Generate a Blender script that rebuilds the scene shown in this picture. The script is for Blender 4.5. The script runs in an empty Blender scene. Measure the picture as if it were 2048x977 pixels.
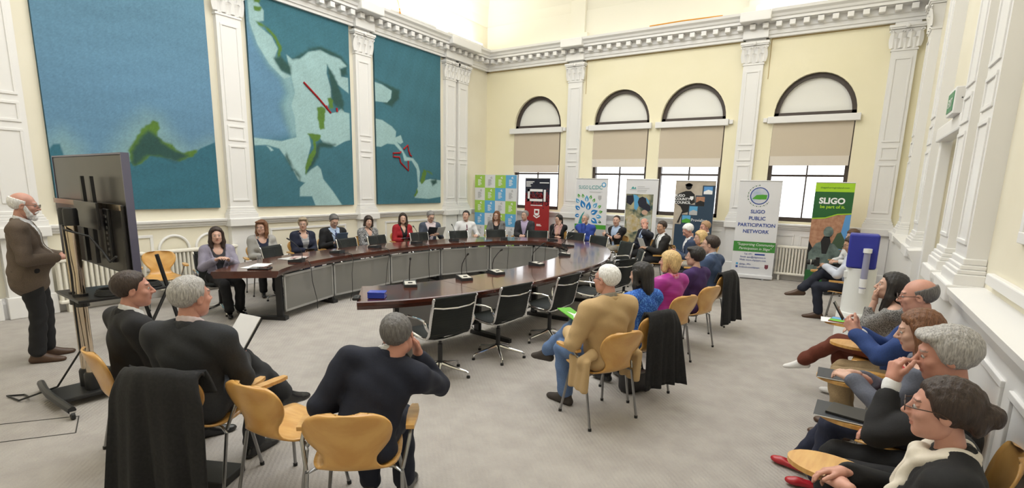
import bpy, bmesh, math, random
import numpy as np
from math import sin, cos, pi, radians as RAD
from mathutils import Vector, Matrix
random.seed(7); np.random.seed(7)
SC = bpy.context.scene
COL = SC.collection
# ------------------------------------------------------------------ camera
F, PPX, PPY, CAM_H = 1025.5, 1024.0, 564.2, 1.9
YAW, PITCH, ROLL = RAD(-32.73), RAD(-10.595), RAD(1.337)
_f = Vector((sin(YAW)*cos(PITCH), cos(YAW)*cos(PITCH), sin(PITCH)))
_r0 = Vector((cos(YAW), -sin(YAW), 0)); _u0 = _r0.cross(_f)
_r = _r0*cos(ROLL) + _u0*sin(ROLL); _u = -_r0*sin(ROLL) + _u0*cos(ROLL)
cd = bpy.data.cameras.new('camera'); cam = bpy.data.objects.new('camera', cd); COL.objects.link(cam)
cam.matrix_world = Matrix(((_r.x, _u.x, -_f.x, 0), (_r.y, _u.y, -_f.y, 0), (_r.z, _u.z, -_f.z, CAM_H), (0, 0, 0, 1)))
cd.sensor_width = 36; cd.sensor_fit = 'HORIZONTAL'; cd.lens = F/2048*36
cd.shift_y = (PPY-488.5)/2048; cd.clip_start = .05; cd.clip_end = 200
SC.camera = cam
# ------------------------------------------------------------------ world, lights, exposure
W = bpy.data.worlds.new('overcast_sky'); SC.world = W; W.use_nodes = True
W.node_tree.nodes['Background'].inputs[0].default_value = (.93, .97, 1, 1)
W.node_tree.nodes['Background'].inputs[1].default_value = 3.2
SC.view_settings.view_transform = 'Standard'; SC.view_settings.look = 'None'
SC.view_settings.gamma = 1.0; SC.view_settings.use_curve_mapping = False
SC.view_settings.exposure = -0.2
def area(name, loc, rot, sx, sy, power, col=(1, 1, 1)):
    l = bpy.data.lights.new(name, 'AREA'); l.shape = 'RECTANGLE'; l.size = sx; l.size_y = sy
    l.energy = power; l.color = col
    o = bpy.data.objects.new(name, l); COL.objects.link(o); o.location = loc; o.rotation_euler = rot
    return o
# overhead fill light added to brighten the chamber, and the cornice uplighters
area('ceiling_fill_light', (-4.2, 5.0, 7.6), (0, 0, 0), 6.0, 10.0, 780, (.97, .985, 1))
area('cornice_uplight', (-8.75, 5.2, 5.72), (0, RAD(180-14), 0), .25, 13.5, 230, (1, .97, .9))
area('cornice_uplight.001', (-.5, 12.3, 5.72), (RAD(180-14), 0, 0), 2.2, .2, 60, (1, .97, .9))
area('cornice_uplight.002', (.45, 4.5, 5.72), (0, RAD(180+14), 0), .25, 12, 120, (1, .97, .9))
# ------------------------------------------------------------------ helpers
MATS = {}
def mat(name, col, rough=.6, metal=0., col2=None, scale=40., bump=0., spec=None, stretch=None, detail=4., lo=.35, hi=.65, coat=0., trans=0., emit=None, bscale=None):
    if name in MATS: return MATS[name]
    m = bpy.data.materials.new(name); m.use_nodes = True; nt = m.node_tree; b = nt.nodes['Principled BSDF']
    b.inputs['Base Color'].default_value = (*col, 1); b.inputs['Roughness'].default_value = rough; b.inputs['Metallic'].default_value = metal
    if spec is not None: b.inputs['Specular IOR Level'].default_value = spec
    if coat: b.inputs['Coat Weight'].default_value = coat; b.inputs['Coat Roughness'].default_value = .08
    if trans: b.inputs['Transmission Weight'].default_value = trans
    if emit: b.inputs['Emission Color'].default_value = (*col, 1); b.inputs['Emission Strength'].default_value = emit
    if col2 is not None or bump:
        tc = nt.nodes.new('ShaderNodeTexCoord'); mp = nt.nodes.new('ShaderNodeMapping'); nz = nt.nodes.new('ShaderNodeTexNoise')
        nt.links.new(tc.outputs['Object'], mp.inputs[0]); nt.links.new(mp.outputs[0], nz.inputs['Vector'])
        if stretch: mp.inputs['Scale'].default_value = stretch
        nz.inputs['Scale'].default_value = scale; nz.inputs['Detail'].default_value = detail
        if col2 is not None:
            rp = nt.nodes.new('ShaderNodeValToRGB'); rp.color_ramp.elements[0].position = lo; rp.color_ramp.elements[1].position = hi
            rp.color_ramp.elements[0].color = (*col, 1); rp.color_ramp.elements[1].color = (*col2, 1)
            nt.links.new(nz.outputs['Fac'], rp.inputs[0]); nt.links.new(rp.outputs[0], b.inputs['Base Color'])
        if bump:
            src = nz
            if bscale:
                src = nt.nodes.new('ShaderNodeTexNoise'); src.inputs['Scale'].default_value = bscale; nt.links.new(mp.outputs[0], src.inputs['Vector'])
            bp = nt.nodes.new('ShaderNodeBump'); bp.inputs['Strength'].default_value = bump; bp.inputs['Distance'].default_value = .01
            nt.links.new(src.outputs['Fac'], bp.inputs['Height']); nt.links.new(bp.outputs[0], b.inputs['Normal'])
    MATS[name] = m; return m
def vcol_mat(name, rough=.9, bump=.2, bscale=300):
    m = mat(name, (1, 1, 1), rough, bump=bump, scale=bscale); nt = m.node_tree
    a = nt.nodes.new('ShaderNodeVertexColor'); a.layer_name = 'Col'
    nt.links.new(a.outputs[0], nt.nodes['Principled BSDF'].inputs['Base Color']); return m
def tag(o, label=None, cat=None, group=None, kind=None):
    if label: o['label'] = label
    if cat: o['category'] = cat
    if group: o['group'] = group
    if kind: o['kind'] = kind
    return o
def empty(name, loc=(0, 0, 0), rz=0., label=None, cat=None, group=None, kind=None):
    o = bpy.data.objects.new(name, None); COL.objects.link(o); o.location = loc; o.rotation_euler = (0, 0, rz)
    o.empty_display_size = .1
    return tag(o, label, cat, group, kind)
def np_mesh(name, V, Q, mats, parent=None, smooth=True, midx=None, T=None):
    """V (n,3), Q list of int arrays: quads (m,4) and/or tris T (k,3)."""
    me = bpy.data.meshes.new(name); V = np.asarray(V, np.float32)
    me.vertices.add(len(V)); me.vertices.foreach_set('co', V.ravel())
    nq = 0 if Q is None else len(Q); ntr = 0 if T is None else len(T)
    idx = np.concatenate([np.asarray(Q, np.int32).ravel() if nq else np.zeros(0, np.int32), np.asarray(T, np.int32).ravel() if ntr else np.zeros(0, np.int32)])
    tot = np.concatenate([np.full(nq, 4, np.int32), np.full(ntr, 3, np.int32)]); st = np.concatenate([[0], np.cumsum(tot)[:-1]]).astype(np.int32) if len(tot) else np.zeros(0, np.int32)
    me.loops.add(len(idx)); me.loops.foreach_set('vertex_index', idx)
    me.polygons.add(len(tot)); me.polygons.foreach_set('loop_start', st); me.polygons.foreach_set('loop_total', tot)
    if smooth: me.polygons.foreach_set('use_smooth', np.ones(len(tot), bool))
    if midx is not None: me.polygons.foreach_set('material_index', np.asarray(midx, np.int32))
    me.update(); me.validate()
    for m in (mats if isinstance(mats, (list, tuple)) else [mats]): me.materials.append(m)
    o = bpy.data.objects.new(name, me); COL.objects.link(o)
    if parent is not None: o.parent = parent
    return o
class MB:
    """collects simple shapes, builds them as one mesh object"""
    def __init__(s): s.v = []; s.f = []; s.mi = []; s.cur = 0
    def _add(s, vs, fs):
        n = len(s.v); s.v += [tuple(v) for v in vs]; s.f += [tuple(i+n for i in f) for f in fs]; s.mi += [s.cur]*len(fs); return s
    def m(s, i): s.cur = i; return s
    def box(s, c, d, M=None, bev=0.):
        hx, hy, hz = d[0]/2, d[1]/2, d[2]/2
        if bev <= 0:
            vs = [(x*hx, y*hy, z*hz) for z in (-1, 1) for x, y in ((-1, -1), (1, -1), (1, 1), (-1, 1))]
            fs = [(3, 2, 1, 0), (4, 5, 6, 7), (0, 1, 5, 4), (1, 2, 6, 5), (2, 3, 7, 6), (3, 0, 4, 7)]
        else:
            bm = bmesh.new(); bmesh.ops.create_cube(bm, size=1.)
            for v in bm.verts: v.co = Vector((v.co.x*d[0], v.co.y*d[1], v.co.z*d[2]))
            bmesh.ops.bevel(bm, geom=list(bm.edges), offset=bev, segments=2, affect='EDGES', profile=.5)
            bm.verts.index_update(); vs = [v.co.copy() for v in bm.verts]; fs = [tuple(v.index for v in f.verts) for f in bm.faces]; bm.free()
        if M is not None: vs = [M @ Vector(v) for v in vs]
        return s._add([(v[0]+c[0], v[1]+c[1], v[2]+c[2]) for v in vs], fs)
    def span(s, a, b, bev=0.):
        return s.box([(a[i]+b[i])/2 for i in range(3)], [abs(b[i]-a[i]) for i in range(3)], bev=bev)
    def tube(s, pts, r, n=8, closed=False, caps=True):
        P = [Vector(p) for p in pts]; k = len(P); rs = r if isinstance(r, (list, tuple)) else [r]*k
        T = []
        for i in range(k):
            a = P[i-1] if (i > 0 or closed) else P[i]; b = P[(i+1) % k] if (i < k-1 or closed) else P[i]
            t = (b-a); T.append(t.normalized() if t.length > 1e-9 else Vector((0, 0, 1)))
        up = Vector((0, 0, 1)) if abs(T[0].z) < .9 else Vector((1, 0, 0))
        nrm = (up - T[0]*up.dot(T[0])).normalized(); vs = []
        for i in range(k):
            nrm = (nrm - T[i]*nrm.dot(T[i])).normalized(); bn = T[i].cross(nrm)
            for j in range(n):
                a = 2*pi*j/n; vs.append(P[i] + (nrm*cos(a) + bn*sin(a))*rs[i])
        fs = []
        for i in range(k if closed else k-1):
            for j in range(n):
                a = i*n+j; b = i*n+(j+1) % n; c = ((i+1) % k)*n+(j+1) % n; d = ((i+1) % k)*n+j; fs.append((a, b, c, d))
        if caps and not closed: fs.append(tuple(range(n-1, -1, -1))); fs.append(tuple((k-1)*n+j for j in range(n)))
        return s._add(vs, fs)
    def lathe(s, prof, n=24, c=(0, 0, 0), M=None):
        vs = []; k = len(prof)
        for r, z in prof:
            for j in range(n): a = 2*pi*j/n; vs.append(Vector((r*cos(a), r*sin(a), z)))
        if M is not None: vs = [M @ v for v in vs]
        vs = [v + Vector(c) for v in vs]
        fs = [(i*n+j, i*n+(j+1) % n, (i+1)*n+(j+1) % n, (i+1)*n+j) for i in range(k-1) for j in range(n)]
        fs.append(tuple(range(n-1, -1, -1))); fs.append(tuple((k-1)*n+j for j in range(n)))
        return s._add(vs, fs)
    def prism(s, poly, z0, z1, M=None):
        n = len(poly); vs = [Vector((p[0], p[1], z0)) for p in poly] + [Vector((p[0], p[1], z1)) for p in poly]
        if M is not None: vs = [M @ v for v in vs]
        return s._add(vs, [tuple(range(n-1, -1, -1)), tuple(range(n, 2*n))] + [(i, (i+1) % n, n+(i+1) % n, n+i) for i in range(n)])
    def sweep(s, path, prof, closed=False):
        """profile (out, up) swept along an xy path [(x,y,nx,ny)] with given normals"""
        n = len(prof); k = len(path)
        vs = [(p[0]+p[2]*o, p[1]+p[3]*o, u) for p in path for o, u in prof]
        fs = [(i*n+j, ((i+1) % k)*n+j, ((i+1) % k)*n+(j+1) % n, i*n+(j+1) % n) for i in range(k if closed else k-1) for j in range(n)]
        if not closed: fs += [tuple(range(n)), tuple((k-1)*n+j for j in range(n-1, -1, -1))]
        return s._add(vs, fs)
    def build(s, name, mats, parent=None, smooth=False, loc=None, fixn=True):
        me = bpy.data.meshes.new(name); me.from_pydata(s.v, [], s.f)
        ml = mats if isinstance(mats, (list, tuple)) else [mats]
        for q in ml: me.materials.append(q)
        me.polygons.foreach_set('material_index', s.mi)
        if fixn:
            bm = bmesh.new(); bm.from_mesh(me); bmesh.ops.recalc_face_normals(bm, faces=bm.faces[:]); bm.to_mesh(me); bm.free()
        if smooth:
            me.polygons.foreach_set('use_smooth', [True]*len(me.polygons))
            try: me.set_sharp_from_angle(angle=RAD(38))
            except Exception: pass
        me.update(); o = bpy.data.objects.new(name, me); COL.objects.link(o)
        if parent is not None: o.parent = parent
        if loc is not None: o.location = loc
        return o
def copy_tree(o, parent=None, keep=None):
    c = o.copy(); COL.objects.link(c); c.parent = parent
    for ch in list(o.children): copy_tree(ch, c)
    return c
def text_mesh(name, body, size, mt, parent, M, align='CENTER', ext=.0008, bold=0., shear=0., sx=1.):
    cu = bpy.data.curves.new('lettering', 'FONT'); cu.body = body; cu.size = size; cu.align_x = align; cu.extrude = ext; cu.offset = bold; cu.shear = shear
    cu.resolution_u = 3
    t = bpy.data.objects.new('lettering', cu); COL.objects.link(t)
    dg = bpy.context.evaluated_depsgraph_get(); me = bpy.data.meshes.new_from_object(t.evaluated_get(dg))
    bpy.data.objects.remove(t); bpy.data.curves.remove(cu)
    me.transform(M @ Matrix.Diagonal((sx, 1, 1, 1))); me.materials.clear(); me.materials.append(mt)
    o = bpy.data.objects.new(name, me); COL.objects.link(o); o.parent = parent; return o
# ------------------------------------------------------------------ materials of the room
M_YEL = mat('wall_yellow_paint', (.86, .80, .59), .75, col2=(.84, .78, .56), scale=1.2, bump=.03, bscale=60)
M_CRM = mat('wall_cream_paint', (.80, .755, .62), .7, col2=(.77, .72, .58), scale=1.5, bump=.03, bscale=60)
M_WHT = mat('trim_white_gloss_paint', (.80, .79, .775), .42, bump=.02, scale=50)
M_CEIL = mat('ceiling_cream_paint', (.86, .83, .72), .8, bump=.02, scale=40)
M_BRN = mat('panel_line_ochre', (.45, .33, .14), .8)
M_FRAME = mat('window_dark_brown_paint', (.055, .04, .034), .4)
M_BLIND = mat('roller_blind_beige_fabric', (.60, .52, .41), .9, col2=(.57, .49, .38), scale=300, bump=.1)
M_HEM = mat('roller_blind_hem', (.70, .64, .56), .9)
M_LUN = mat('lunette_frosted_panel', (.80, .79, .74), .5)
def glassmat():
    m = bpy.data.materials.new('window_glass'); m.use_nodes = True; nt = m.node_tree; nt.nodes.clear()
    o = nt.nodes.new('ShaderNodeOutputMaterial'); mx = nt.nodes.new('ShaderNodeMixShader'); t = nt.nodes.new('ShaderNodeBsdfTransparent'); g = nt.nodes.new('ShaderNodeBsdfGlossy')
    g.inputs['Roughness'].default_value = .02; mx.inputs[0].default_value = .06
    nt.links.new(t.outputs[0], mx.inputs[1]); nt.links.new(g.outputs[0], mx.inputs[2]); nt.links.new(mx.outputs[0], o.inputs[0]); return m
M_GLASS = glassmat()
def carpet():
    m = mat('carpet_woven_beige', (.350, .322, .297), .95, col2=(.40, .372, .342), scale=5, bump=.0); nt = m.node_tree; b = nt.nodes['Principled BSDF']
    tc = nt.nodes.new('ShaderNodeTexCoord'); w = nt.nodes.new('ShaderNodeTexWave'); w.inputs['Scale'].default_value = 14; w.inputs['Distortion'].default_value = 1.5; w.inputs['Detail'].default_value = 2
    w.bands_direction = 'DIAGONAL'; nt.links.new(tc.outputs['Object'], w.inputs['Vector'])
    v = nt.nodes.new('ShaderNodeTexVoronoi'); v.inputs['Scale'].default_value = 90; nt.links.new(tc.outputs['Object'], v.inputs['Vector'])
    a = nt.nodes.new('ShaderNodeMath'); a.operation = 'ADD'; nt.links.new(w.outputs['Fac'], a.inputs[0]); nt.links.new(v.outputs['Distance'], a.inputs[1])
    bp = nt.nodes.new('ShaderNodeBump'); bp.inputs['Strength'].default_value = .35; bp.inputs['Distance'].default_value = .008
    nt.links.new(a.outputs[0], bp.inputs['Height']); nt.links.new(bp.outputs[0], b.inputs['Normal']); return m
M_CARPET = carpet()
XL, YW, XR, YB = -9.25, 12.8, .95, -3.2       # left wall, window wall, right wall, rear wall planes
CZ = 5.60
def struct(o, label): return tag(o, label, kind='structure')
struct(MB().box(((XL+XR)/2, (YW+YB)/2, -.05), (XR-XL+.6, YW-YB+.8, .1)).build('floor', M_CARPET), 'pale beige woven carpet covering the whole chamber floor')
# hatch cut into the carpet
hb = MB(); hx = [(-5.36, .86), (-4.98, 1.36), (-4.66, 1.24), (-5.0, .76)]
for i in range(4):
    a, b = Vector((*hx[i], .001)), Vector((*hx[(i+1) % 4], .001)); d = (b-a).normalized(); n = Vector((-d.y, d.x, 0))*.004
    hb._add([a-n, b-n, b+n, a+n, a-n+Vector((0, 0, .002)), b-n+Vector((0, 0, .002)), b+n+Vector((0, 0, .002)), a+n+Vector((0, 0, .002))], [(0, 1, 2, 3), (4, 5, 6, 7), (0, 1, 5, 4), (1, 2, 6, 5), (2, 3, 7, 6), (3, 0, 4, 7)])
tag(hb.build('floor_hatch', mat('hatch_gap', (.05, .045, .04), .9)), 'thin dark outline of a rectangular access hatch in the carpet', 'floor hatch')
# ceiling: flat with coved sides above the cornice
def wallgrid(path, name, mt, label):
    mb = MB(); n = len(path)
    for (a, b) in zip(path[:-1], path[1:]): mb._add([a[0], a[1], b[1], b[0]], [(0, 1, 2, 3)])
    return struct(mb.build(name, mt, fixn=False), label)
cb = MB()
x0, x1, y0, y1 = XL-.02, XR+.02, YB-.02, YW+.02
rings = []
for k in range(9):
    a = k/8*pi/2; ins = 1.5*(1-cos(a)); z = 6.3+1.4*sin(a); rings.append((x0+ins, x1-ins, y0+ins, y1-ins, z))
for (a, b) in zip(rings[:-1], rings[1:]):
    for q in range(4):
        def cr(r, i): return ((r[0], r[2], r[4]), (r[1], r[2], r[4]), (r[1], r[3], r[4]), (r[0], r[3], r[4]))[i % 4]
        cb._add([cr(a, q), cr(a, q+1), cr(b, q+1), cr(b, q)], [(3, 2, 1, 0)])
r = rings[-1]; cb._add([(r[0], r[2], r[4]), (r[1], r[2], r[4]), (r[1], r[3], r[4]), (r[0], r[3], r[4])], [(3, 2, 1, 0)])
struct(cb.build('ceiling', M_CEIL, fixn=False), 'pale coved ceiling above the cornice')
sk_ = empty('window_5', (-4.2, 5.0, 7.68), label='roof lantern added above the fill light in the middle of the ceiling', kind='structure')  # lantern added only to go with the overhead fill light
t_ = MB(); t_.box((0, 0, .005), (6.1, 10.1, .01)); t_.build('added_panes', M_LUN, sk_)
for i in range(7): t_ = MB(); t_.box((-3.05+i*6.1/6, 0, -.02), (.06, 10.16, .05)); t_.build('added_bar', M_WHT, sk_)
for i in range(2): t_ = MB(); t_.box((0, (-1, 1)[i]*5.05, -.02), (6.16, .08, .05)); t_.build('added_lantern_frame', M_WHT, sk_)
# ---- walls
lw = MB(); lw.span((XL-.3, YB-.3, 0), (XL, YW+.3, 6.32)); struct(lw.build('wall_left', M_CRM), 'cream painted wall behind the three blue wall hangings')
rw = MB(); rw.span((XR, YB-.3, 0), (XR+.3, 6.95, 6.32)); rw.span((XR, 8.25, 0), (XR+.3, YW+.3, 6.32)); rw.span((XR, 6.95, 2.62), (XR+.3, 8.25, 6.32))
struct(rw.build('wall_right', M_CRM), 'cream panelled wall on the right with the doorway')
bw = MB(); bw.span((XL-.3, YB-.3, 0), (XR+.3, YB, 6.32)); struct(bw.build('wall_rear', M_CRM), 'cream wall behind the photographer')
WIN = [(-8.27, -6.77), (-5.81, -4.33), (-4.05, -2.56), (-1.58, -.07)]
WB, WS = 1.27, 3.53                           # sill height and springing of the arches
fw = MB(); D = .32
def quadxz(pts): fw._add([(x, YW, z) for x, z in pts], [tuple(range(len(pts)))])
edges = [XL-.3] + [e for w in WIN for e in w] + [XR+.3]
for i in range(0, len(edges), 2): quadxz([(edges[i], 0), (edges[i+1], 0), (edges[i+1], 6.32), (edges[i], 6.32)])
for (a, b) in WIN:
    quadxz([(a, 0), (b, 0), (b, WB), (a, WB)]); c = (a+b)/2; R = (b-a)/2; N = 20
    arc = [(c - R*cos(pi*k/N), WS + R*1.1*sin(pi*k/N)) for k in range(N+1)]
    for p, q in zip(arc[:-1], arc[1:]): quadxz([p, q, (q[0], 6.32), (p[0], 6.32)])
    loop = [(a, WB)] + arc + [(b, WB)]
    for p, q in zip(loop, loop[1:]+loop[:1]): fw._add([(p[0], YW, p[1]), (q[0], YW, q[1]), (q[0], YW+D, q[1]), (p[0], YW+D, p[1])], [(0, 1, 2, 3)])
struct(fw.build('wall_windows', M_YEL, fixn=False), 'pale yellow end wall pierced by four arched windows')
# ochre lines of the upper wall panels
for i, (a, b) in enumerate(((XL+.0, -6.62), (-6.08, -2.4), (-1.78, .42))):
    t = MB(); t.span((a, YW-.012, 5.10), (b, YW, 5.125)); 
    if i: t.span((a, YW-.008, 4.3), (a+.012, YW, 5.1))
    struct(t.build('trim_%d' % (30+i), M_BRN), 'thin ochre line along the top of a yellow wall panel')
uw = MB(); uw.span((XL, YW-.012, 5.6), (XR, YW, 6.33)); struct(uw.build('trim_29', M_CEIL), 'pale plaster band of the end wall above the cornice')
# windows
for wi, (a, b) in enumerate(WIN):
    c = (a+b)/2; R = (b-a)/2; y = YW+.14
    root = empty('window_%d' % (wi+1), (c, y, WB), label=['tall arched sash window nearest the corner, behind the dark red banner', 'tall arched sash window behind the leaf-tree banner', 'tall arched sash window between the painting banner and the statue banner', 'tall arched sash window behind the green banner'][wi], kind='structure')
    def sub(mb, nm, mt, par=root, **k):
        o = mb.build(nm, mt, None, **k); o.parent = par; o.matrix_parent_inverse = Matrix.Translation((-c, -y, -WB)); return o
    N = 28; ro, ri = R, R-.085
    fr = MB()
    for (r1, r2) in ((ro, ri),):
        vs = []
        for k in range(N+1):
            t = pi*k/N
            for rr in (r1, r2):
                for yy in (y-.05, y+.06): vs.append((c-rr*cos(t), yy, WS + 1.1*R/R*rr*sin(t)*1.0 if rr == r1 and False else WS + (1.1*R-(R-rr))*sin(t)))
        fs = []
        for k in range(N):
            o = 4*k; p = o+4; fs += [(o, p, p+1, o+1), (o+2, o+3, p+3, p+2), (o, o+2, p+2, p), (o+1, p+1, p+3, o+3)]
        fr._add(vs, fs)
    fr.span((a, y-.05, WB), (a+.075, y+.06, WS)); fr.span((b-.075, y-.05, WB), (b, y+.06, WS)); fr.span((a, y-.05, WB), (b, y+.06, WB+.09))
    fr.span((a, y-.05, WS-.03), (b, y+.06, WS+.055))
    sub(fr, 'window_frame', M_FRAME)
    lun = MB(); pts = [(c-(ri+.01)*cos(pi*k/N), WS+(1.1*R-.08)*sin(pi*k/N)) for k in range(N+1)]
    lun._add([(p[0], y+.02, p[1]) for p in pts] + [(p[0], y+.04, p[1]) for p in pts], [tuple(range(N+1)), tuple(range(2*N+1, N, -1))] + [(k, k+1, N+2+k, N+1+k) for k in range(N)])
    sub(lun, 'lunette_panel', M_LUN)
    zt = 2.24
    m1 = MB(); m1.span((a+.07, y-.025, zt), (b-.07, y+.03, zt+.045)); sub(m1, 'transom_bar', M_FRAME)
    m2 = MB(); m2.span((c-.014, y-.02, WB+.08), (c+.014, y+.03, WS-.02)); sub(m2, 'mullion', M_FRAME)
    for (xa, xb) in ((a+.07, c-.014), (c+.014, b-.07)):
        for (za, zb) in ((WB+.08, zt), (zt+.045, WS-.03)):
            g = MB(); g.span((xa, y, za), (xb, y+.006, zb)); sub(g, 'pane', M_GLASS)
    # roller blind: a thing of its own
    hem = [2.29, 2.44, 2.44, 2.47][wi]
    rb = empty('roller_blind', (c, YW, 3.40), label=['beige roller blind of the window nearest the corner', 'beige roller blind of the second window from the corner', 'beige roller blind of the third window from the corner', 'beige roller blind of the window above the green banner'][wi], cat='blind', group='roller blinds on the arched windows')
    def sub2(mb, nm, mt): o = mb.build(nm, mt); o.parent = rb; o.matrix_parent_inverse = Matrix.Translation((-c, -YW, -3.40))
    k_ = MB(); k_.span((a-.1, YW-.1, 3.36), (b+.08, YW, 3.50), bev=.008); sub2(k_, 'cassette', M_WHT)
    k_ = MB(); k_.span((b+.09, YW-.06, 3.39), (b+.17, YW, 3.48), bev=.005) if wi in (0, 2) else k_.span((a-.19, YW-.06, 3.39), (a-.11, YW, 3.48), bev=.005); sub2(k_, 'bracket', M_WHT)
    k_ = MB(); k_.span((a+.015, YW-.02, hem+.2), (b-.02, YW-.012, 3.38)); sub2(k_, 'blind_fabric', M_BLIND)
    k_ = MB(); k_.span((a+.02, YW-.021, hem), (b-.025, YW-.011, hem+.2)); sub2(k_, 'blind_hem', M_HEM)
# ---- wainscot, dado rail and skirting
def band(name, a, b, prof, axis, plane, sgn, label, mt=M_WHT):
    """profile (out, z) run along a wall"""
    mb = MB(); n = len(prof)
    pts = []
    for t in (a, b):
        for o, z in prof: pts.append((plane+sgn*o, t, z) if axis == 'y' else (t, plane+sgn*o, z))
    mb._add(pts, [tuple(range(n-1, -1, -1)), tuple(range(n, 2*n))] + [(i, (i+1) % n, n+(i+1) % n, n+i) for i in range(n)])
    return struct(mb.build(name, mt), label)
DADO = [(0, 1.10), (.03, 1.10), (.035, 1.125), (.06, 1.14), (.065, 1.175), (.095, 1.185), (.10, 1.215), (0, 1.225)]
SKIRT = [(0, 0), (.05, 0), (.05, .20), (.04, .225), (.025, .235), (.02, .27), (0, .275)]
band('baseboard_left', YB, YW, SKIRT, 'y', XL, 1, 'white skirting board along the left wall')
band('trim_1', YB, YW, DADO, 'y', XL, 1, 'white dado rail along the left wall below the hangings')
band('baseboard_windows', XL, XR, SKIRT, 'x', YW-.07, -1, 'white skirting board under the windows')
band('trim_2', XL, XR, DADO, 'x', YW-.07, -1, 'white dado rail and sill under the windows')
wn = MB(); wn.span((XL, YW-.07, 0), (XR, YW+.0, 1.2)); struct(wn.build('trim_3', M_WHT), 'white wainscot under the windows')
def frame_mould(mb, axis, plane, sgn, a, b, z0, z1, w=.045, t=.018):
    """rectangular raised moulding on a wall"""
    for i, (p, q, u, v) in enumerate(((a, b, z0, z0+w), (a, b, z1-w, z1), (a+.001, a+w, z0+w*.7, z1-w*.7), (b-w, b-.001, z0+w*.7, z1-w*.7))):
        tt = t if i < 2 else t-.003
        if axis == 'y': mb.span((plane-sgn*.004, p, u), (plane+sgn*tt, q, v), bev=.005)
        else: mb.span((p, plane-sgn*.004, u), (q, plane+sgn*tt, v), bev=.005)
# left wainscot: rectangular and round-topped mouldings
lm = MB()
for a, b in ((2.75, 3.75), (5.75, 7.55), (8.7, 10.5)): frame_mould(lm, 'y', XL, 1, a, b, .42, 1.0)
struct(lm.build('trim_4', M_WHT), 'white rectangular panel mouldings on the left wainscot')
for i, yc in enumerate((4.05, 4.62)):
    am = MB(); pts = [(XL+.01, yc-.23, .42)] + [(XL+.01, yc-.23*cos(pi*k/16), .74+.23*sin(pi*k/16)) for k in range(17)] + [(XL+.01, yc+.23, .42)]
    am.tube(pts, .022, 8); struct(am.build('trim_%d' % (5+i), M_WHT, smooth=True), 'round-topped moulding on the left wainscot')
wm = MB()
for a, b in ((-6.0, -5.0), (-4.9, -3.5), (-3.4, -2.4), (-1.72, -.9), (-.8, .3)): frame_mould(wm, 'x', YW-.07, -1, a, b, .42, 1.0)
struct(wm.build('trim_7', M_WHT), 'white panel mouldings under the windows')
# ---- pilasters
def capital(mb, M, w, d, z0, z1):
    """Corinthian pilaster capital: bell, two leaf rows, volutes, abacus; local x across, -y out, M to world"""
    h = z1-z0
    def A(vs, fs): mb._add([M @ Vector(v) for v in vs], fs)
    def bx(x0, x1, y0, y1, za, zb):
        A([(x, y, z) for z in (za, zb) for x, y in ((x0, y0), (x1, y0), (x1, y1), (x0, y1))], [(3, 2, 1, 0), (4, 5, 6, 7), (0, 1, 5, 4), (1, 2, 6, 5), (2, 3, 7, 6), (3, 0, 4, 7)])
    bx(-w/2-.015, w/2+.015, -d-.015, 0, z0, z0+.03)
    # flaring bell
    for k in range(5):
        t0, t1 = k/5, (k+1)/5; e0, e1 = .0+.05*t0**2, .0+.05*t1**2
        za, zb = z0+.03+t0*(h-.11), z0+.03+t1*(h-.11)
        A([(-w/2-e0, -d-e0, za), (w/2+e0, -d-e0, za), (w/2+e0, 0, za), (-w/2-e0, 0, za), (-w/2-e1, -d-e1, zb), (w/2+e1, -d-e1, zb), (w/2+e1, 0, zb), (-w/2-e1, 0, zb)], [(0, 1, 5, 4), (1, 2, 6, 5), (3, 0, 4, 7)])
    def leaf(xc, zb, lh, lw, y0, cur):
        n = 6; vs = []
        for k in range(n+1):
            t = k/n; z = zb+lh*min(t*1.12, 1.0)-(.03*max(0, t-.75)*4*lh); y = y0-.012-cur*t**2.2; ww = lw*(.55+.65*sin(pi*min(t*.9+.1, 1)))*(1 if t < .85 else .7)/2
            vs += [(xc-ww, y+.012, z), (xc, y-.010, z), (xc+ww, y+.012, z)]
        A(vs, [(3*k, 3*k+1, 3*k+4, 3*k+3) for k in range(n)] + [(3*k+1, 3*k+2, 3*k+5, 3*k+4) for k in range(n)])
    for xc in (-w*.36, 0, w*.36): leaf(xc, z0+.03, h*.42, w*.34, -d, .055)
    for xc in (-w*.5, -w*.18, w*.18, w*.5): leaf(xc, z0+.05, h*.62, w*.28, -d-.01, .06)
    for sx in (-1, 1):     # volutes
        for k in range(10):
            pass
        pts = [(sx*(w/2+.035+(.035-.003*k)*cos(k*.8)), -d-.05, z1-.125+(.035-.003*k)*sin(k*.8)) for k in range(9)]
        t = MB(); t.tube(pts, .014, 6); A(t.v, t.f)
        pts = [(sx*(w*.12+(.026-.003*k)*cos(pi-k*.8)*sx), -d-.05, z1-.12+(.026-.003*k)*sin(k*.8)) for k in range(8)]
        t = MB(); t.tube(pts, .011, 6); A(t.v, t.f)
    bx(-w/2-.07, w/2+.07, -d-.075, 0, z1-.075, z1-.045); bx(-w/2-.085, w/2+.085, -d-.09, 0, z1-.045, z1)
    t = MB(); t.lathe([(.0, -.02), (.035, -.012), (.04, .0), (.03, .012), (0, .02)], 10, c=(0, -d-.1, z1-.04), M=Matrix.Rotation(pi/2, 3, 'X')); A(t.v, t.f)
TN = [40]
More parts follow.
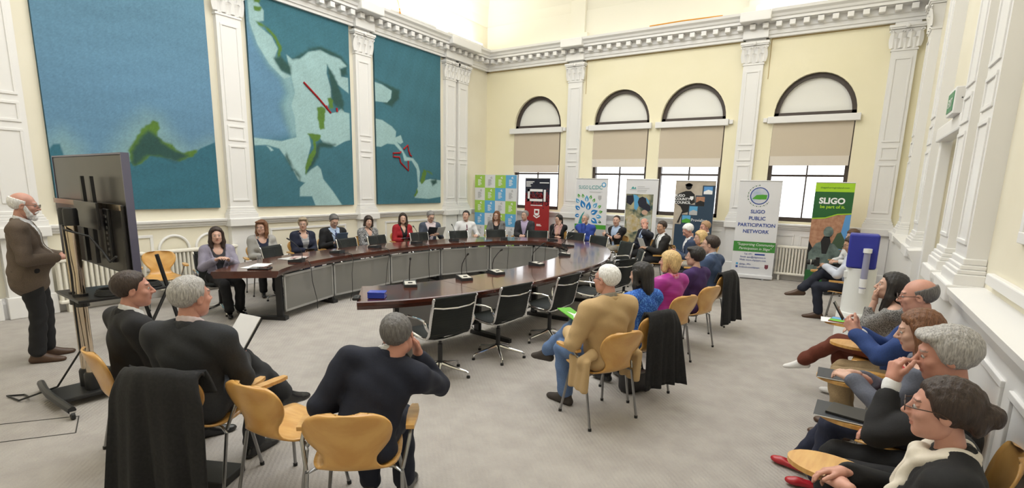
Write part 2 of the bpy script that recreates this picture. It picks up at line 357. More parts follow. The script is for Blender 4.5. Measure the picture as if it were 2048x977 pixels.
def pilaster(xy, rz, w, label, d=.09, zb=1.225, zc=4.60, zt=5.06, split=(2.55, 2.85)):
    TN[0] += 1; root = empty('trim_%d' % TN[0], (xy[0], xy[1], 0), rz, label, None, None, 'structure')
    I = Matrix.Identity(4)
    s = MB(); s.span((-w/2, -d, zb+.2), (w/2, 0, zc))
    for za, zz in ((zb+.3, split[0]-.06), (split[0]+.02, split[1]-.02), (split[1]+.06, zc-.12)):
        fw_ = .035; x = w/2-.055
        for i, (p, q, u, v) in enumerate(((-x, x, za, za+fw_), (-x, x, zz-fw_, zz), (-x+.001, -x+fw_, za+fw_*.7, zz-fw_*.7), (x-fw_, x-.001, za+fw_*.7, zz-fw_*.7))): s.span((p, -d-(.014 if i < 2 else .012), u), (q, -d+.004, v), bev=.004)
    s.build('shaft', M_WHT, root)
    b = MB()
    for (e, za, zz) in ((.06, zb-.01, zb+.08), (.045, zb+.08, zb+.115), (.03, zb+.115, zb+.15), (.015, zb+.15, zb+.2)): b.span((-w/2-e, -d-e, za), (w/2+e, 0, zz), bev=.008)
    b.build('base', M_WHT, root)
    p = MB(); p.span((-w/2-.05, -d-.05, .0), (w/2+.05, 0, .29), bev=.01); p.span((-w/2-.025, -d-.025, .29), (w/2+.025, 0, 1.08)); p.span((-w/2-.07, -d-.10, 1.08), (w/2+.07, 0, 1.22), bev=.012)
    p.build('pedestal', M_WHT, root)
    c = MB(); capital(c, I, w, d, zc, zt); c.build('capital', M_WHT, root)
    f = MB(); f.span((-w/2, -d, zt), (w/2, 0, 5.2)); f.build('frieze_block', M_WHT, root)
    return root
for yc, w, lb in ((1.62, .42, 'outermost white pilaster at the left edge, beside the big plain blue hanging'), (2.19, .42, 'white pilaster left of the plain blue hanging'), (5.19, .42, 'white pilaster between the plain blue hanging and the map hanging with the red line'), (8.1, .42, 'white pilaster between the two map hangings'), (11.05, .42, 'left one of the paired white pilasters near the corner'), (11.57, .42, 'right one of the paired white pilasters near the corner')):
    pilaster((XL, yc), pi/2, w, lb)
for xc, lb in ((-6.35, 'white pilaster between the first and second arched windows'), (-2.08, 'white pilaster between the third and fourth arched windows'), (.55, 'white pilaster at the right end of the window wall')): pilaster((xc, YW), 0, .40, lb)
for yc, lb in ((5.5, 'white pilaster on the right wall nearest the camera'), (6.45, 'white pilaster on the right wall just before the doorway'), (9.0, 'white pilaster on the right wall beyond the doorway'), (11.6, 'white pilaster on the right wall by the far corner')): pilaster((XR, yc), -pi/2, .5, lb, d=.13)
# ---- entablature all round: architrave, dentil course, cornice
ENT = [(0, 5.12), (.10, 5.12), (.10, 5.17), (.125, 5.18), (.125, 5.25), (.15, 5.27), (.15, 5.385), (.30, 5.40), (.30, 5.45), (.33, 5.465), (.35, 5.51), (.40, 5.55), (.41, 5.60), (0, 5.62)]
band('trim_20', YB, YW, ENT, 'y', XL, 1, 'white moulded cornice along the left wall')
band('trim_21', XL, XR, ENT, 'x', YW, -1, 'white moulded cornice along the window wall')
band('trim_22', YB, YW, ENT, 'y', XR, -1, 'white moulded cornice along the right wall')
bmod = MB().box((0, 0, 0), (.11, .14, .10), bev=.008)
b0 = None
ecl = bpy.data.objects['trim_20']; ecw = bpy.data.objects['trim_21']
def modillion(x, y, par, rz):
    global b0
    if b0 is None: b0 = bmod.build('dentil_block', M_WHT); o = b0
    else: o = b0.copy(); COL.objects.link(o)
    o.location = (x, y, 5.335); o.rotation_euler = (0, 0, rz); o.parent = par
y = 1.2
while y < YW-.3: modillion(XL+.215, y, ecl, pi/2); y += .25
x = XL+.36
while x < XR-.2: modillion(x, YW-.215, ecw, 0); x += .25
# breaks of the cornice over the pilasters
cbk = MB()
for yc in (2.19, 5.19, 8.1, 11.31):
    ww = .26 if yc < 11.2 else .55
    cbk.span((XL, yc-ww, 5.12), (XL+.19, yc+ww, 5.28)); cbk.span((XL, yc-ww-.05, 5.40), (XL+.45, yc+ww+.05, 5.60), bev=.02)
for xc in (-6.35, -2.08): cbk.span((xc-.25, YW-.19, 5.12), (xc+.25, YW, 5.28)); cbk.span((xc-.30, YW-.45, 5.40), (xc+.30, YW, 5.60), bev=.02)
struct(cbk.build('trim_23', M_WHT), 'projecting cornice breaks above the pilasters')
for i, xc in enumerate((-6.35, -2.08)):
    rb = MB(); rb.span((xc-.2, YW-.1, 5.6), (xc+.2, YW, 6.6)); rb.span((xc-.3, YW-.14, 5.6), (xc+.3, YW, 5.78)); struct(rb.build('trim_%d' % (24+i), M_CEIL), 'plain rib rising above the cornice on the window wall')
# right wall dado ledge, panel mouldings and doorway
LEDGE = [(0, 0), (.19, 0), (.19, .2), (.17, .23), (.17, 1.06), (.19, 1.08), (.215, 1.15), (.22, 1.195), (0, 1.22)]
band('trim_26', YB, 6.9, LEDGE, 'y', XR, -1, 'projecting white wainscot and ledge along the near right wall')
band('trim_27', 8.3, YW, LEDGE, 'y', XR, -1, 'projecting white wainscot and ledge beyond the doorway')
rm = MB()
for a, b, z0, z1 in ((-1.5, 4.45, 1.62, 4.6),): frame_mould(rm, 'y', XR, -1, a, b, z0, z1, .07, .03)
rm.span((XR-.05, YB, 1.28), (XR, 4.95, 1.36), bev=.01)
for a, b in ((.9, 1.6), (1.75, 2.45), (2.6, 3.3), (3.45, 4.6)): frame_mould(rm, 'y', XR-.17, -1, a, b, .4, .98, .04, .018)
struct(rm.build('trim_28', M_WHT), 'white panel mouldings on the right wall')
dr = empty('door_1', (XR, 7.6, 0), label='cream panelled door set in the right wall under the exit sign', kind='structure')
def dsub(mb, nm, mt): o = mb.build(nm, mt); o.parent = dr; o.matrix_parent_inverse = Matrix.Translation((-XR, -7.6, 0))
t = MB(); t.span((XR-.09, 6.83, 0), (XR+.02, 6.98, 2.62), bev=.01); t.span((XR-.09, 8.22, 0), (XR+.02, 8.37, 2.62), bev=.01); t.span((XR-.13, 6.78, 2.55), (XR+.02, 8.42, 2.72), bev=.02); dsub(t, 'architrave', M_WHT)
t = MB(); t.span((XR+.12, 6.97, .01), (XR+.17, 8.23, 2.56)); frame_mould(t, 'y', XR+.12, -1, 7.1, 8.1, .25, 1.0); frame_mould(t, 'y', XR+.12, -1, 7.1, 8.1, 1.2, 2.4); dsub(t, 'door_leaf', M_CRM)
t = MB(); t.tube([(XR+.12, 7.12, 1.05), (XR+.06, 7.12, 1.05), (XR+.05, 7.24, 1.05)], .011); dsub(t, 'door_handle', mat('brass', (.6, .45, .18), .3, 1.))
# illuminated exit sign over the door
es = empty('exit_sign', (XR-.13, 7.05, 2.84), label='green and white exit sign box above the doorway', cat='exit sign')
k_ = MB(); k_.box((-.0, 0, 0), (.12, .42, .26), bev=.01); k_.build('sign_case', M_WHT, es)
k_ = MB(); k_.box((-.062, 0, 0), (.006, .36, .19)); k_.build('sign_face', mat('exit_green', (.03, .22, .09), .4), es)
MX = Matrix.Translation((-.066, .15, -.05)) @ Matrix.Rotation(-pi/2, 4, 'Z') @ Matrix.Rotation(pi/2, 4, 'X')
text_mesh('lettering', 'EXIT', .12, M_WHT, es, Matrix.Translation((-.0665, 0, -.045)) @ Matrix.Rotation(-pi/2, 4, 'Z') @ Matrix.Rotation(pi/2, 4, 'X'))
k_ = MB(); k_.box((0, -.212, .02), (.012, .004, .012)); k_.build('indicator', mat('sign_dot', (.1, .1, .12)), es)
# ---- cornice-top light fittings and stray orange cable
M_TUBE = mat('lamp_tube_white', (1, .98, .93), .5, emit=7.)
for i in range(6):
    ro = empty('cornice_lamp', (XL+.34, 1.6+i*1.95, 5.62), label='white batten lamp on the left cornice ' + ('nearest the camera, above the plain hanging', 'second from the camera, above the plain hanging', 'above the left edge of the red-line map', 'above the right edge of the red-line map', 'above the red star map', 'nearest the corner')[i], cat='lamp', group='battens on the left cornice')
    k_ = MB(); k_.box((0, 0, .02), (.08, 1.5, .04), bev=.006); k_.build('batten', M_WHT, ro); k_ = MB(); k_.tube([(0, -.72, .065), (0, .72, .065)], .018, 10); k_.build('lamp_tube', M_TUBE, ro)
ro = empty('cornice_lamp', (-1.25, YW-.3, 5.62), label='glowing white batten lamp on the cornice above the fourth window', cat='lamp')
k_ = MB(); k_.box((0, 0, .05), (1.7, .14, .1), bev=.01); k_.build('batten', M_WHT, ro); k_ = MB(); k_.tube([(-.8, -.075, .06), (.8, -.075, .06)], .04, 10); k_.build('lamp_tube', M_TUBE, ro)
M_OR = mat('orange_cable', (.75, .33, .04), .5)
k_ = MB(); k_.tube([(XL+.42, 8.9, 5.6), (XL+.42, 8.85, 5.8), (XL+.42, 8.7, 6.05), (XL+.42, 8.45, 6.2), (XL+.42, 8.1, 6.25)], .016, 8); tag(k_.build('cable_loop', M_OR, smooth=True), 'orange cable hoop rising above the left cornice', 'cable')
k_ = MB(); k_.tube([(-4.35, YW-.38, 5.62), (-3.6, YW-.4, 5.625), (-2.75, YW-.36, 5.62)], .014, 8); tag(k_.build('cable_run', M_OR, smooth=True), 'orange cable lying along the top of the window wall cornice', 'cable')
# ---- column radiators
M_RAD = mat('radiator_enamel', (.80, .77, .68), .45)
def radiator(x, y, rz, w, label):
    n = int(w/.06); ro = empty('radiator', (x, y, 0), rz, label, 'radiator')
    k_ = MB()
    for i in range(n):
        xx = -w/2+(i+.5)*w/n; k_.tube([(xx, -.03, .14), (xx, -.03, .74)], .021, 6); k_.tube([(xx, .04, .14), (xx, .04, .74)], .021, 6)
    k_.build('column_fins', M_RAD, ro, smooth=True)['kind'] = 'stuff'
    k_ = MB(); k_.box((0, .005, .735), (w, .13, .05), bev=.015); k_.box((0, .005, .15), (w, .13, .05), bev=.015); k_.build('header', M_RAD, ro)
    for sx in (-1, 1): k_ = MB(); k_.box((sx*(w/2-.1), 0, .06), (.04, .1, .12)); k_.build('foot', M_RAD, ro)
radiator(-.45, YW-.22, 0, 1.5, 'white column radiator between the public participation banner and the green banner')
radiator(-3.3, YW-.22, 0, 1.6, 'white column radiator under the third window behind the seated men')
radiator(XL+.16, 4.35, pi/2, 1.3, 'cream column radiator by the empty wooden chair near the display screen')
radiator(XL+.16, 3.0, pi/2, 1.1, 'cream column radiator behind the display screen')
TAP = {'T1': [('halo', [(3.26, 2.14), (3.34, 2.33), (3.59, 2.68), (3.81, 2.87), (4.01, 2.83), (4.17, 2.58), (4.42, 2.37), (4.79, 2.56), (4.79, 2.23), (3.24, 1.96)]), ('halo', [(2.57, 2.11), (2.6, 2.37), (2.77, 2.49), (2.95, 2.3), (2.95, 2.09)]), ('teal', [(2.47, 2.17), (2.59, 2.24), (2.65, 2.32), (2.72, 2.33), (2.74, 2.22), (2.76, 2.12), (3.16, 2.09), (3.51, 2.12), (3.68, 2.17), (3.82, 2.24), (3.96, 2.26), (4.17, 2.17), (4.4, 2.25), (4.58, 2.4), (4.83, 2.52), (4.91, 1.35), (2.57, 1.36)]), ('green', [(3.53, 2.29), (3.64, 2.46), (3.74, 2.65), (3.83, 2.7), (3.91, 2.78), (3.99, 2.76), (3.99, 2.66), (3.95, 2.54), (4.02, 2.47), (4.16, 2.43), (4.19, 2.35), (4.31, 2.3), (4.58, 2.41), (4.45, 2.27), (4.24, 2.17), (4.03, 2.22), (3.82, 2.23), (3.67, 2.09), (3.58, 2.06), (3.53, 2.16)]), ('dark', [(3.57, 2.27), (3.7, 2.47), (3.82, 2.63), (3.92, 2.56), (4.01, 2.44), (4.18, 2.33), (4.37, 2.26), (4.17, 2.16), (3.96, 2.23), (3.78, 2.23), (3.6, 2.06), (3.55, 2.12)])], 'T2': [('blue', [(5.41, 5.09), (5.5, 4.84), (5.59, 4.59), (5.71, 4.29), (5.92, 3.96), (6.15, 3.79), (6.24, 3.54), (6.12, 3.3), (6.2, 2.99), (6.31, 2.8), (6.08, 2.69), (5.51, 2.59), (5.34, 2.47), (5.39, 3.74)]), ('mid', [(5.58, 5.03), (5.86, 4.49), (6.16, 3.96), (6.38, 3.92), (6.5, 3.49), (6.68, 2.83), (6.3, 2.73), (6.2, 2.99), (6.12, 3.3), (6.24, 3.54), (6.15, 3.79), (5.92, 3.96), (5.71, 4.29), (5.59, 4.59)]), ('pale', [(6.28, 4.24), (6.39, 4.18), (6.57, 4.23), (6.76, 4.39), (7.04, 4.49), (7.28, 4.44), (7.52, 4.42), (7.7, 4.3), (7.53, 4.22), (7.53, 4.07), (7.71, 4.07), (7.71, 3.76), (7.44, 3.89), (7.3, 4.09), (7.19, 4.24), (7.17, 4.06), (7.26, 3.79), (7.26, 3.6), (7.15, 3.39), (7.23, 3.29), (7.42, 3.35), (7.52, 3.44), (7.58, 3.36), (7.71, 3.35), (7.71, 2.8), (7.55, 2.75), (7.32, 2.63), (7.02, 2.67), (6.94, 2.78), (6.68, 2.83), (6.72, 2.62), (6.62, 2.33), (6.55, 2.03), (6.7, 2.14), (6.85, 2.22), (6.93, 2.15), (6.98, 1.95), (7.21, 1.7), (7.45, 1.39), (6.77, 1.4), (6.69, 1.6), (6.41, 1.6), (6.42, 1.77), (6.54, 1.87), (6.4, 1.91), (6.28, 2.12), (6.14, 2.35), (6.02, 2.5), (5.77, 2.55), (5.51, 2.52), (5.5, 2.66), (6.08, 2.64), (6.4, 2.74), (6.39, 3.11), (6.33, 3.33), (6.42, 3.57), (6.36, 3.87)]), ('pale', [(5.58, 5.03), (5.72, 5.07), (5.8, 4.97), (5.87, 4.89), (5.86, 4.72), (5.7, 4.66), (5.77, 4.6), (6.0, 4.49), (6.11, 4.3), (6.02, 4.11), (6.16, 3.92), (6.36, 3.86), (6.2, 3.79), (5.92, 4.0), (5.71, 4.29), (5.59, 4.63)]), ('green', [(5.69, 4.68), (5.82, 4.67), (5.96, 4.62), (6.1, 4.51), (6.19, 4.36), (6.15, 4.18), (6.09, 4.14), (6.13, 4.32), (6.03, 4.49), (5.87, 4.6), (5.75, 4.61)]), ('dark', [(6.01, 4.11), (6.15, 4.18), (6.25, 4.11), (6.37, 4.05), (6.36, 3.86), (6.16, 3.92), (6.07, 4.01)]), ('green', [(5.69, 5.04), (5.83, 5.08), (5.8, 5.0), (5.7, 4.98)]), ('green', [(5.69, 4.91), (5.82, 4.93), (5.81, 4.87), (5.7, 4.85)]), ('green', [(6.91, 3.36), (7.0, 3.39), (7.1, 3.36), (7.06, 2.97), (6.96, 2.94), (6.9, 3.12)]), ('dark', [(6.84, 2.63), (6.96, 2.71), (7.32, 2.67), (7.2, 2.6), (6.95, 2.59), (6.88, 2.39), (6.73, 2.19), (6.57, 2.03), (6.68, 2.28)]), ('green', [(6.67, 2.83), (6.79, 2.84), (6.96, 2.83), (6.93, 2.74), (6.84, 2.68), (6.84, 2.49), (6.7, 2.26), (6.57, 2.03), (6.55, 2.13), (6.65, 2.38), (6.78, 2.58), (6.76, 2.72)]), ('dark', [(7.19, 4.24), (7.36, 4.05), (7.47, 3.83), (7.59, 3.55), (7.55, 3.39), (7.33, 3.46), (7.27, 3.55), (7.26, 3.84)]), ('green', [(7.17, 3.59), (7.25, 3.63), (7.3, 3.56), (7.3, 3.41), (7.21, 3.39)]), ('dark', [(7.49, 4.22), (7.68, 4.28), (7.7, 4.13), (7.55, 4.07)]), ('dark', [(6.28, 2.12), (6.33, 2.13), (6.46, 1.98), (6.43, 1.91), (6.35, 2.01)]), ('dark', [(6.14, 2.35), (6.17, 2.42), (6.31, 2.12), (6.26, 2.1)]), ('dark', [(6.41, 4.19), (6.57, 4.3), (6.77, 4.45), (7.06, 4.55), (7.32, 4.51), (7.55, 4.46), (7.7, 4.34), (7.7, 4.3), (7.52, 4.42), (7.28, 4.44), (7.04, 4.49), (6.76, 4.39), (6.57, 4.23)]), ('pale', [(5.76, 2.54), (5.84, 2.51), (5.9, 2.46), (5.85, 2.44), (5.81, 2.49)])], 'T3': [('dark', [(8.32, 4.21), (8.82, 4.12), (9.21, 4.05), (9.19, 3.85), (8.96, 3.66), (8.7, 3.71), (8.93, 3.84), (8.96, 4.02), (8.67, 4.12)]), ('pale', [(8.31, 4.13), (8.67, 4.1), (8.96, 4.01), (8.93, 3.84), (8.81, 3.73), (8.3, 3.7)]), ('pale', [(8.28, 3.34), (8.65, 3.32), (8.95, 3.21), (9.08, 3.11), (9.06, 2.97), (9.23, 3.04), (9.31, 2.88), (9.22, 2.83), (9.1, 2.87), (9.26, 2.73), (9.42, 2.54), (9.64, 2.52), (9.81, 2.38), (9.88, 2.2), (9.85, 1.95), (10.26, 2.03), (10.75, 2.0), (10.75, 1.58), (10.21, 1.52), (9.68, 1.55), (9.8, 1.83), (9.76, 2.26), (9.59, 2.46), (9.34, 2.44), (9.28, 2.62), (9.02, 2.81), (8.79, 2.81), (8.59, 2.72), (8.26, 2.73)]), ('green', [(10.02, 2.27), (10.31, 2.21), (10.36, 2.14), (10.13, 2.21), (10.05, 1.99), (9.94, 1.88), (9.88, 1.95)]), ('dark', [(10.29, 1.99), (10.5, 2.03), (10.52, 1.94), (10.36, 1.85)]), ('green', [(9.66, 1.59), (9.76, 1.78), (9.82, 1.71), (9.74, 1.62)])]}
TAPLINES = {'T2': [[(6.62, 3.8), (6.92, 3.57), (7.23, 3.3)], [(7.12, 3.43), (7.15, 3.36)], [(7.38, 3.42), (7.39, 3.34)]], 'T3': [[(9.22, 2.65), (9.18, 2.62), (8.96, 2.6), (8.96, 2.52), (9.16, 2.52), (9.2, 2.4), (9.46, 2.21), (9.46, 2.45)], [(9.31, 2.72), (9.45, 2.82), (9.48, 2.69), (9.53, 2.59), (9.58, 2.57)]]}
# ------------------------------------------------------------------ wall hangings (tufted tapestries)
def sdpoly(P, poly):
    """signed distance of points P (n,2) to a polygon"""
    n = len(poly); d = np.full(len(P), 1e9); ins = np.zeros(len(P), bool)
    for i in range(n):
        a = np.array(poly[i]); b = np.array(poly[(i+1) % n]); ab = b-a; L = ab@ab+1e-12
        t = np.clip(((P-a)@ab)/L, 0, 1); q = P-a-t[:, None]*ab; d = np.minimum(d, (q**2).sum(1))
        c = ((a[1] > P[:, 1]) != (b[1] > P[:, 1])); xi = (b[0]-a[0])*(P[:, 1]-a[1])/((b[1]-a[1]) if abs(b[1]-a[1]) > 1e-9 else 1e-9)+a[0]
        ins ^= c & (P[:, 0] < xi)
    d = np.sqrt(d); return np.where(ins, -d, d)
TC = dict(blue=(.13, .27, .41), teal=(.04, .155, .215), pale=(.34, .52, .53), mid=(.24, .41, .45), green=(.10, .21, .035), dark=(.028, .085, .075), halo=(.22, .38, .42))
def vnoise(P, s, seed):
    rs = np.random.RandomState(seed); out = 0
    for k in range(5):
        a = rs.uniform(-1, 1, 2)*s*(1+k*.7); out = out + np.sin(P@a + rs.uniform(0, 6))/(1+k*.4)
    return out/3
M_TAP = vcol_mat('tufted_wool', .95, .5, 500)
for ti, (key, ya, yb, lab) in enumerate((('T1', 2.60, 4.83, 'plain blue tufted wall hanging with a green hill low down'), ('T2', 5.53, 7.76, 'blue map wall hanging crossed by a red line'), ('T3', 8.45, 10.68, 'teal map wall hanging with a red star outline'))):
    z0, z1 = 1.41, 5.16; ny, nz = 134, 222
    Yg, Zg = np.meshgrid(np.linspace(ya, yb, ny+1), np.linspace(z0, z1, nz+1), indexing='ij'); P = np.stack([Yg.ravel(), Zg.ravel()], 1)
    base = np.array(TC['blue'] if key == 'T1' else (.05, .165, .215)); col = np.tile(base, (len(P), 1))
    if key == 'T1': g = np.clip((P[:, 1]-3.2)/2, 0, 1)[:, None]; col = col*(1-g)+np.array((.13, .27, .37))*g
    for nm, poly in TAP[key]:
        d = sdpoly(P, poly); soft = {'halo': .22, 'blue': .14, 'mid': .12, 'dark': .045, 'green': .018}.get(nm, .012)
        d = d + .02*vnoise(P, 25, 3)*(nm in ('green', 'dark')); w = np.clip(.5-d/(2*soft), 0, 1)[:, None]; w = w*w*(3-2*w); col = col*(1-w)+np.array(TC[nm])*w
    col *= (1+.10*vnoise(P, 9, ti)+.05*vnoise(P, 60, ti+9)+.05*np.random.RandomState(ti).randn(len(P)))[:, None]
    x = XL+.045+.006*vnoise(P, 3, 5)
    V = np.stack([x, P[:, 0], P[:, 1]], 1); I = np.arange((ny+1)*(nz+1)).reshape(ny+1, nz+1)
    Q = np.stack([I[:-1, :-1], I[1:, :-1], I[1:, 1:], I[:-1, 1:]], -1).reshape(-1, 4)
    root = empty('wall_hanging', (XL, (ya+yb)/2, z0), label=lab, cat='wall hanging', group='three tufted hangings on the left wall')
    inv = Matrix.Translation((-XL, -(ya+yb)/2, -z0))
    o = np_mesh('woven_face', V, Q, M_TAP, root); o.matrix_parent_inverse = inv
    ca = o.data.color_attributes.new('Col', 'FLOAT_COLOR', 'POINT'); ca.data.foreach_set('color', np.concatenate([np.clip(col, 0, 1), np.ones((len(P), 1))], 1).astype(np.float32).ravel())
    b = MB(); b.span((XL, ya, z0), (XL+.03, yb, z1)); o = b.build('backing', mat('tapestry_backing', (.04, .10, .12), .9), root); o.matrix_parent_inverse = inv
    for ln in TAPLINES.get(key, ()):
        b = MB(); b.tube([(XL+.055, y, z) for y, z in ln], .02, 6); o = b.build('red_thread', mat('red_wool', (.36, .01, .015), .9), root); o.matrix_parent_inverse = inv
# ------------------------------------------------------------------ horseshoe table
M_MAH = mat('mahogany_veneer', (.050, .012, .007), .2, col2=(.105, .028, .014), scale=3., stretch=(1, .35, 1), detail=8, coat=.6)
M_STEEL = mat('black_steel', (.012, .012, .013), .4)
TCX, TCY, TA, TBb = -5.3, 6.6, 2.2, 3.78
def tcurve(t):
    c, s = cos(t), sin(t); n = 2. if s > 0 else 2.55; e = 2/n
    return Vector((TCX+TA*math.copysign(abs(c)**e, c), TCY+TBb*math.copysign(abs(s)**e, s), 0))
ts = np.linspace(RAD(180+57), RAD(-57), 161); path = []
for t in ts:
    p = tcurve(t); d = (tcurve(t-.002)-tcurve(t+.002)).normalized(); path.append((p.x, p.y, -d.y, d.x))   # travelling clockwise, outward normal on the left
LEN = [0.]
for a, b in zip(path[:-1], path[1:]): LEN.append(LEN[-1]+math.hypot(b[0]-a[0], b[1]-a[1]))
def at_len(s, off=0.):
    s = max(0, min(LEN[-1], s)); i = max(1, next((k for k in range(len(LEN)) if LEN[k] >= s), len(LEN)-1)); u = (s-LEN[i-1])/(LEN[i]-LEN[i-1]+1e-9)
    p = [path[i-1][k]*(1-u)+path[i][k]*u for k in range(4)]; return Vector((p[0]+p[2]*off, p[1]+p[3]*off, 0)), Vector((p[2], p[3], 0)).normalized()
table = empty('conference_table', (TCX, TCY, 0), label='large horseshoe conference table of glossy dark red wood', cat='table'); tinv = Matrix.Translation((-TCX, -TCY, 0))
def tsub(mb, nm, mt, par=table, **k): o = mb.build(nm, mt, par, **k); o.matrix_parent_inverse = tinv; return o
WTOP = .80
b = MB(); b.sweep(path, [(-WTOP, .745), (-.012, .745), (0, .735), (0, .70), (-.014, .692), (-.018, .672), (-.03, .655), (-.77, .655), (-.782, .672), (-.786, .692), (-WTOP, .70)]); tsub(b, 'table_top', M_MAH, smooth=True)
NSEG = 12
for k in range(1, NSEG):
    p, n = at_len(LEN[-1]*k/NSEG); q = p-n*WTOP; d = (q-p).normalized(); w = Vector((-d.y, d.x, 0))*.002
    b = MB(); b._add([p-w-n*.01+Vector((0, 0, .7455)), p+w-n*.01+Vector((0, 0, .7455)), q+w+n*.01+Vector((0, 0, .7455)), q-w+n*.01+Vector((0, 0, .7455))], [(0, 1, 2, 3)]); tsub(b, 'joint_line', M_STEEL)
def perf():
    m = bpy.data.materials.new('perforated_grey_screen'); m.use_nodes = True; nt = m.node_tree; pb = nt.nodes['Principled BSDF']; pb.inputs['Base Color'].default_value = (.23, .225, .21, 1); pb.inputs['Roughness'].default_value = .3
    t = nt.nodes.new('ShaderNodeBsdfTransparent'); mx = nt.nodes.new('ShaderNodeMixShader'); mx.inputs[0].default_value = .72; o = nt.nodes['Material Output']
    nt.links.new(t.outputs[0], mx.inputs[1]); nt.links.new(pb.outputs[0], mx.inputs[2]); nt.links.new(mx.outputs[0], o.inputs[0]); return m
M_PERF = perf(); M_PFR = mat('screen_frame_silver', (.42, .42, .41), .35, .6)
S0, S1 = .55, LEN[-1]-.55; NP = 11
for k in range(NP):
    a, na = at_len(S0+(S1-S0)*k/NP, -.72); c, nc = at_len(S0+(S1-S0)*(k+1)/NP, -.72); d = (c-a).normalized(); a = a+d*.012; c = c-d*.012
    L = (c-a).length; ang = math.atan2(d.y, d.x); M3 = Matrix.Rotation(ang, 3, 'Z'); m = (a+c)/2
    pn = MB(); pn.box((m.x, m.y, .37), (L-.05, .006, .46), M=M3); po = tsub(pn, 'modesty_panel', M_PERF)
    fr = MB()
    for zc in (.125, .615): fr.box((m.x, m.y, zc), (L, .016, .03), M=M3)
    for sg in (-1, 1): fr.box((m.x+d.x*sg*(L/2-.015), m.y+d.y*sg*(L/2-.015), .37), (.03, .016, .52), M=M3)
    tsub(fr, 'panel_frame', M_PFR)
for k in range(NP+1):
    p, n = at_len(S0+(S1-S0)*k/NP, -.66); ang = math.atan2(n.y, n.x); M3 = Matrix.Rotation(ang, 3, 'Z')
    b = MB(); b.box((p.x, p.y, .33), (.09, .05, .64), M=M3, bev=.005); tsub(b, 'leg', M_STEEL)
    b = MB(); q = p+n*.27; b.prism([(-.36, -.05), (.30, -.022), (.30, .022), (-.36, .05)], .0, .05, M=Matrix.Translation((q.x, q.y, 0)) @ Matrix.Rotation(ang, 4, 'Z')); tsub(b, 'foot', M_STEEL)
# ------------------------------------------------------------------ chairs
M_WOOD = mat('beech_ply', (.56, .29, .075), .32, col2=(.66, .38, .115), scale=6., stretch=(1, 6, .5), detail=6, coat=.25)
M_CHR = mat('satin_chrome', (.62, .62, .62), .18, 1.)
M_GREYTUBE = mat('grey_steel_tube', (.32, .32, .32), .3, 1.)
M_RUB = mat('black_rubber', (.015, .015, .015), .6)
M_BLKFAB = mat('black_ribbed_fabric', (.010, .013, .012), .75, bump=.15, scale=250)
M_ALU = mat('polished_aluminium', (.70, .70, .70), .12, 1.)
def shell_mesh():
    prof = [(.215, .425, .15), (.225, .437, .185), (.20, .448, .205), (.12, .446, .222), (.0, .438, .228), (-.09, .434, .218), (-.15, .440, .185), (-.195, .462, .150), (-.218, .50, .128), (-.230, .545, .132), (-.242, .595, .170), (-.256, .645, .203), (-.272, .70, .218), (-.287, .745, .212), (-.298, .78, .185), (-.304, .80, .135), (-.306, .806, .07)]
    n = len(prof); m = 12; Y = np.array([p[0] for p in prof]); Z = np.array([p[1] for p in prof]); Wd = np.array([p[2] for p in prof])
    tt = np.linspace(0, n-1, 49); Y, Z, Wd = [np.interp(tt, range(n), q) for q in (Y, Z, Wd)]
    for q in (Y, Z, Wd): q[1:-1] = (q[:-2]+2*q[1:-1]+q[2:])/4
    u = np.linspace(-1, 1, m+1); T = np.clip((Z-.46)/.12, 0, 1)
    Xg = Wd[:, None]*u; Yg = Y[:, None]+T[:, None]*.035*u**2; Zg = Z[:, None]+(1-T)[:, None]*.014*u**2
    dY = np.gradient(Y); dZ = np.gradient(Z); L = np.hypot(dY, dZ); ny, nz = -dZ/L, dY/L
    V = []; k = len(Y)
    for s in (1, -1): V.append(np.stack([Xg, Yg-s*ny[:, None]*.006, Zg-s*nz[:, None]*.006], -1).reshape(-1, 3))
    V = np.concatenate(V); I = np.arange(k*(m+1)).reshape(k, m+1); N = k*(m+1)
    Q = [np.stack([I[:-1, :-1], I[:-1, 1:], I[1:, 1:], I[1:, :-1]], -1).reshape(-1, 4)]; Q.append(Q[0][:, ::-1]+N)
    bd = np.concatenate([I[0, :-1], I[:-1, -1], I[-1, :0:-1], I[:0:-1, 0]]); b2 = np.roll(bd, -1); Q.append(np.stack([b2, bd, bd+N, b2+N], -1))
    return V, np.concatenate(Q)
SHV, SHQ = shell_mesh()
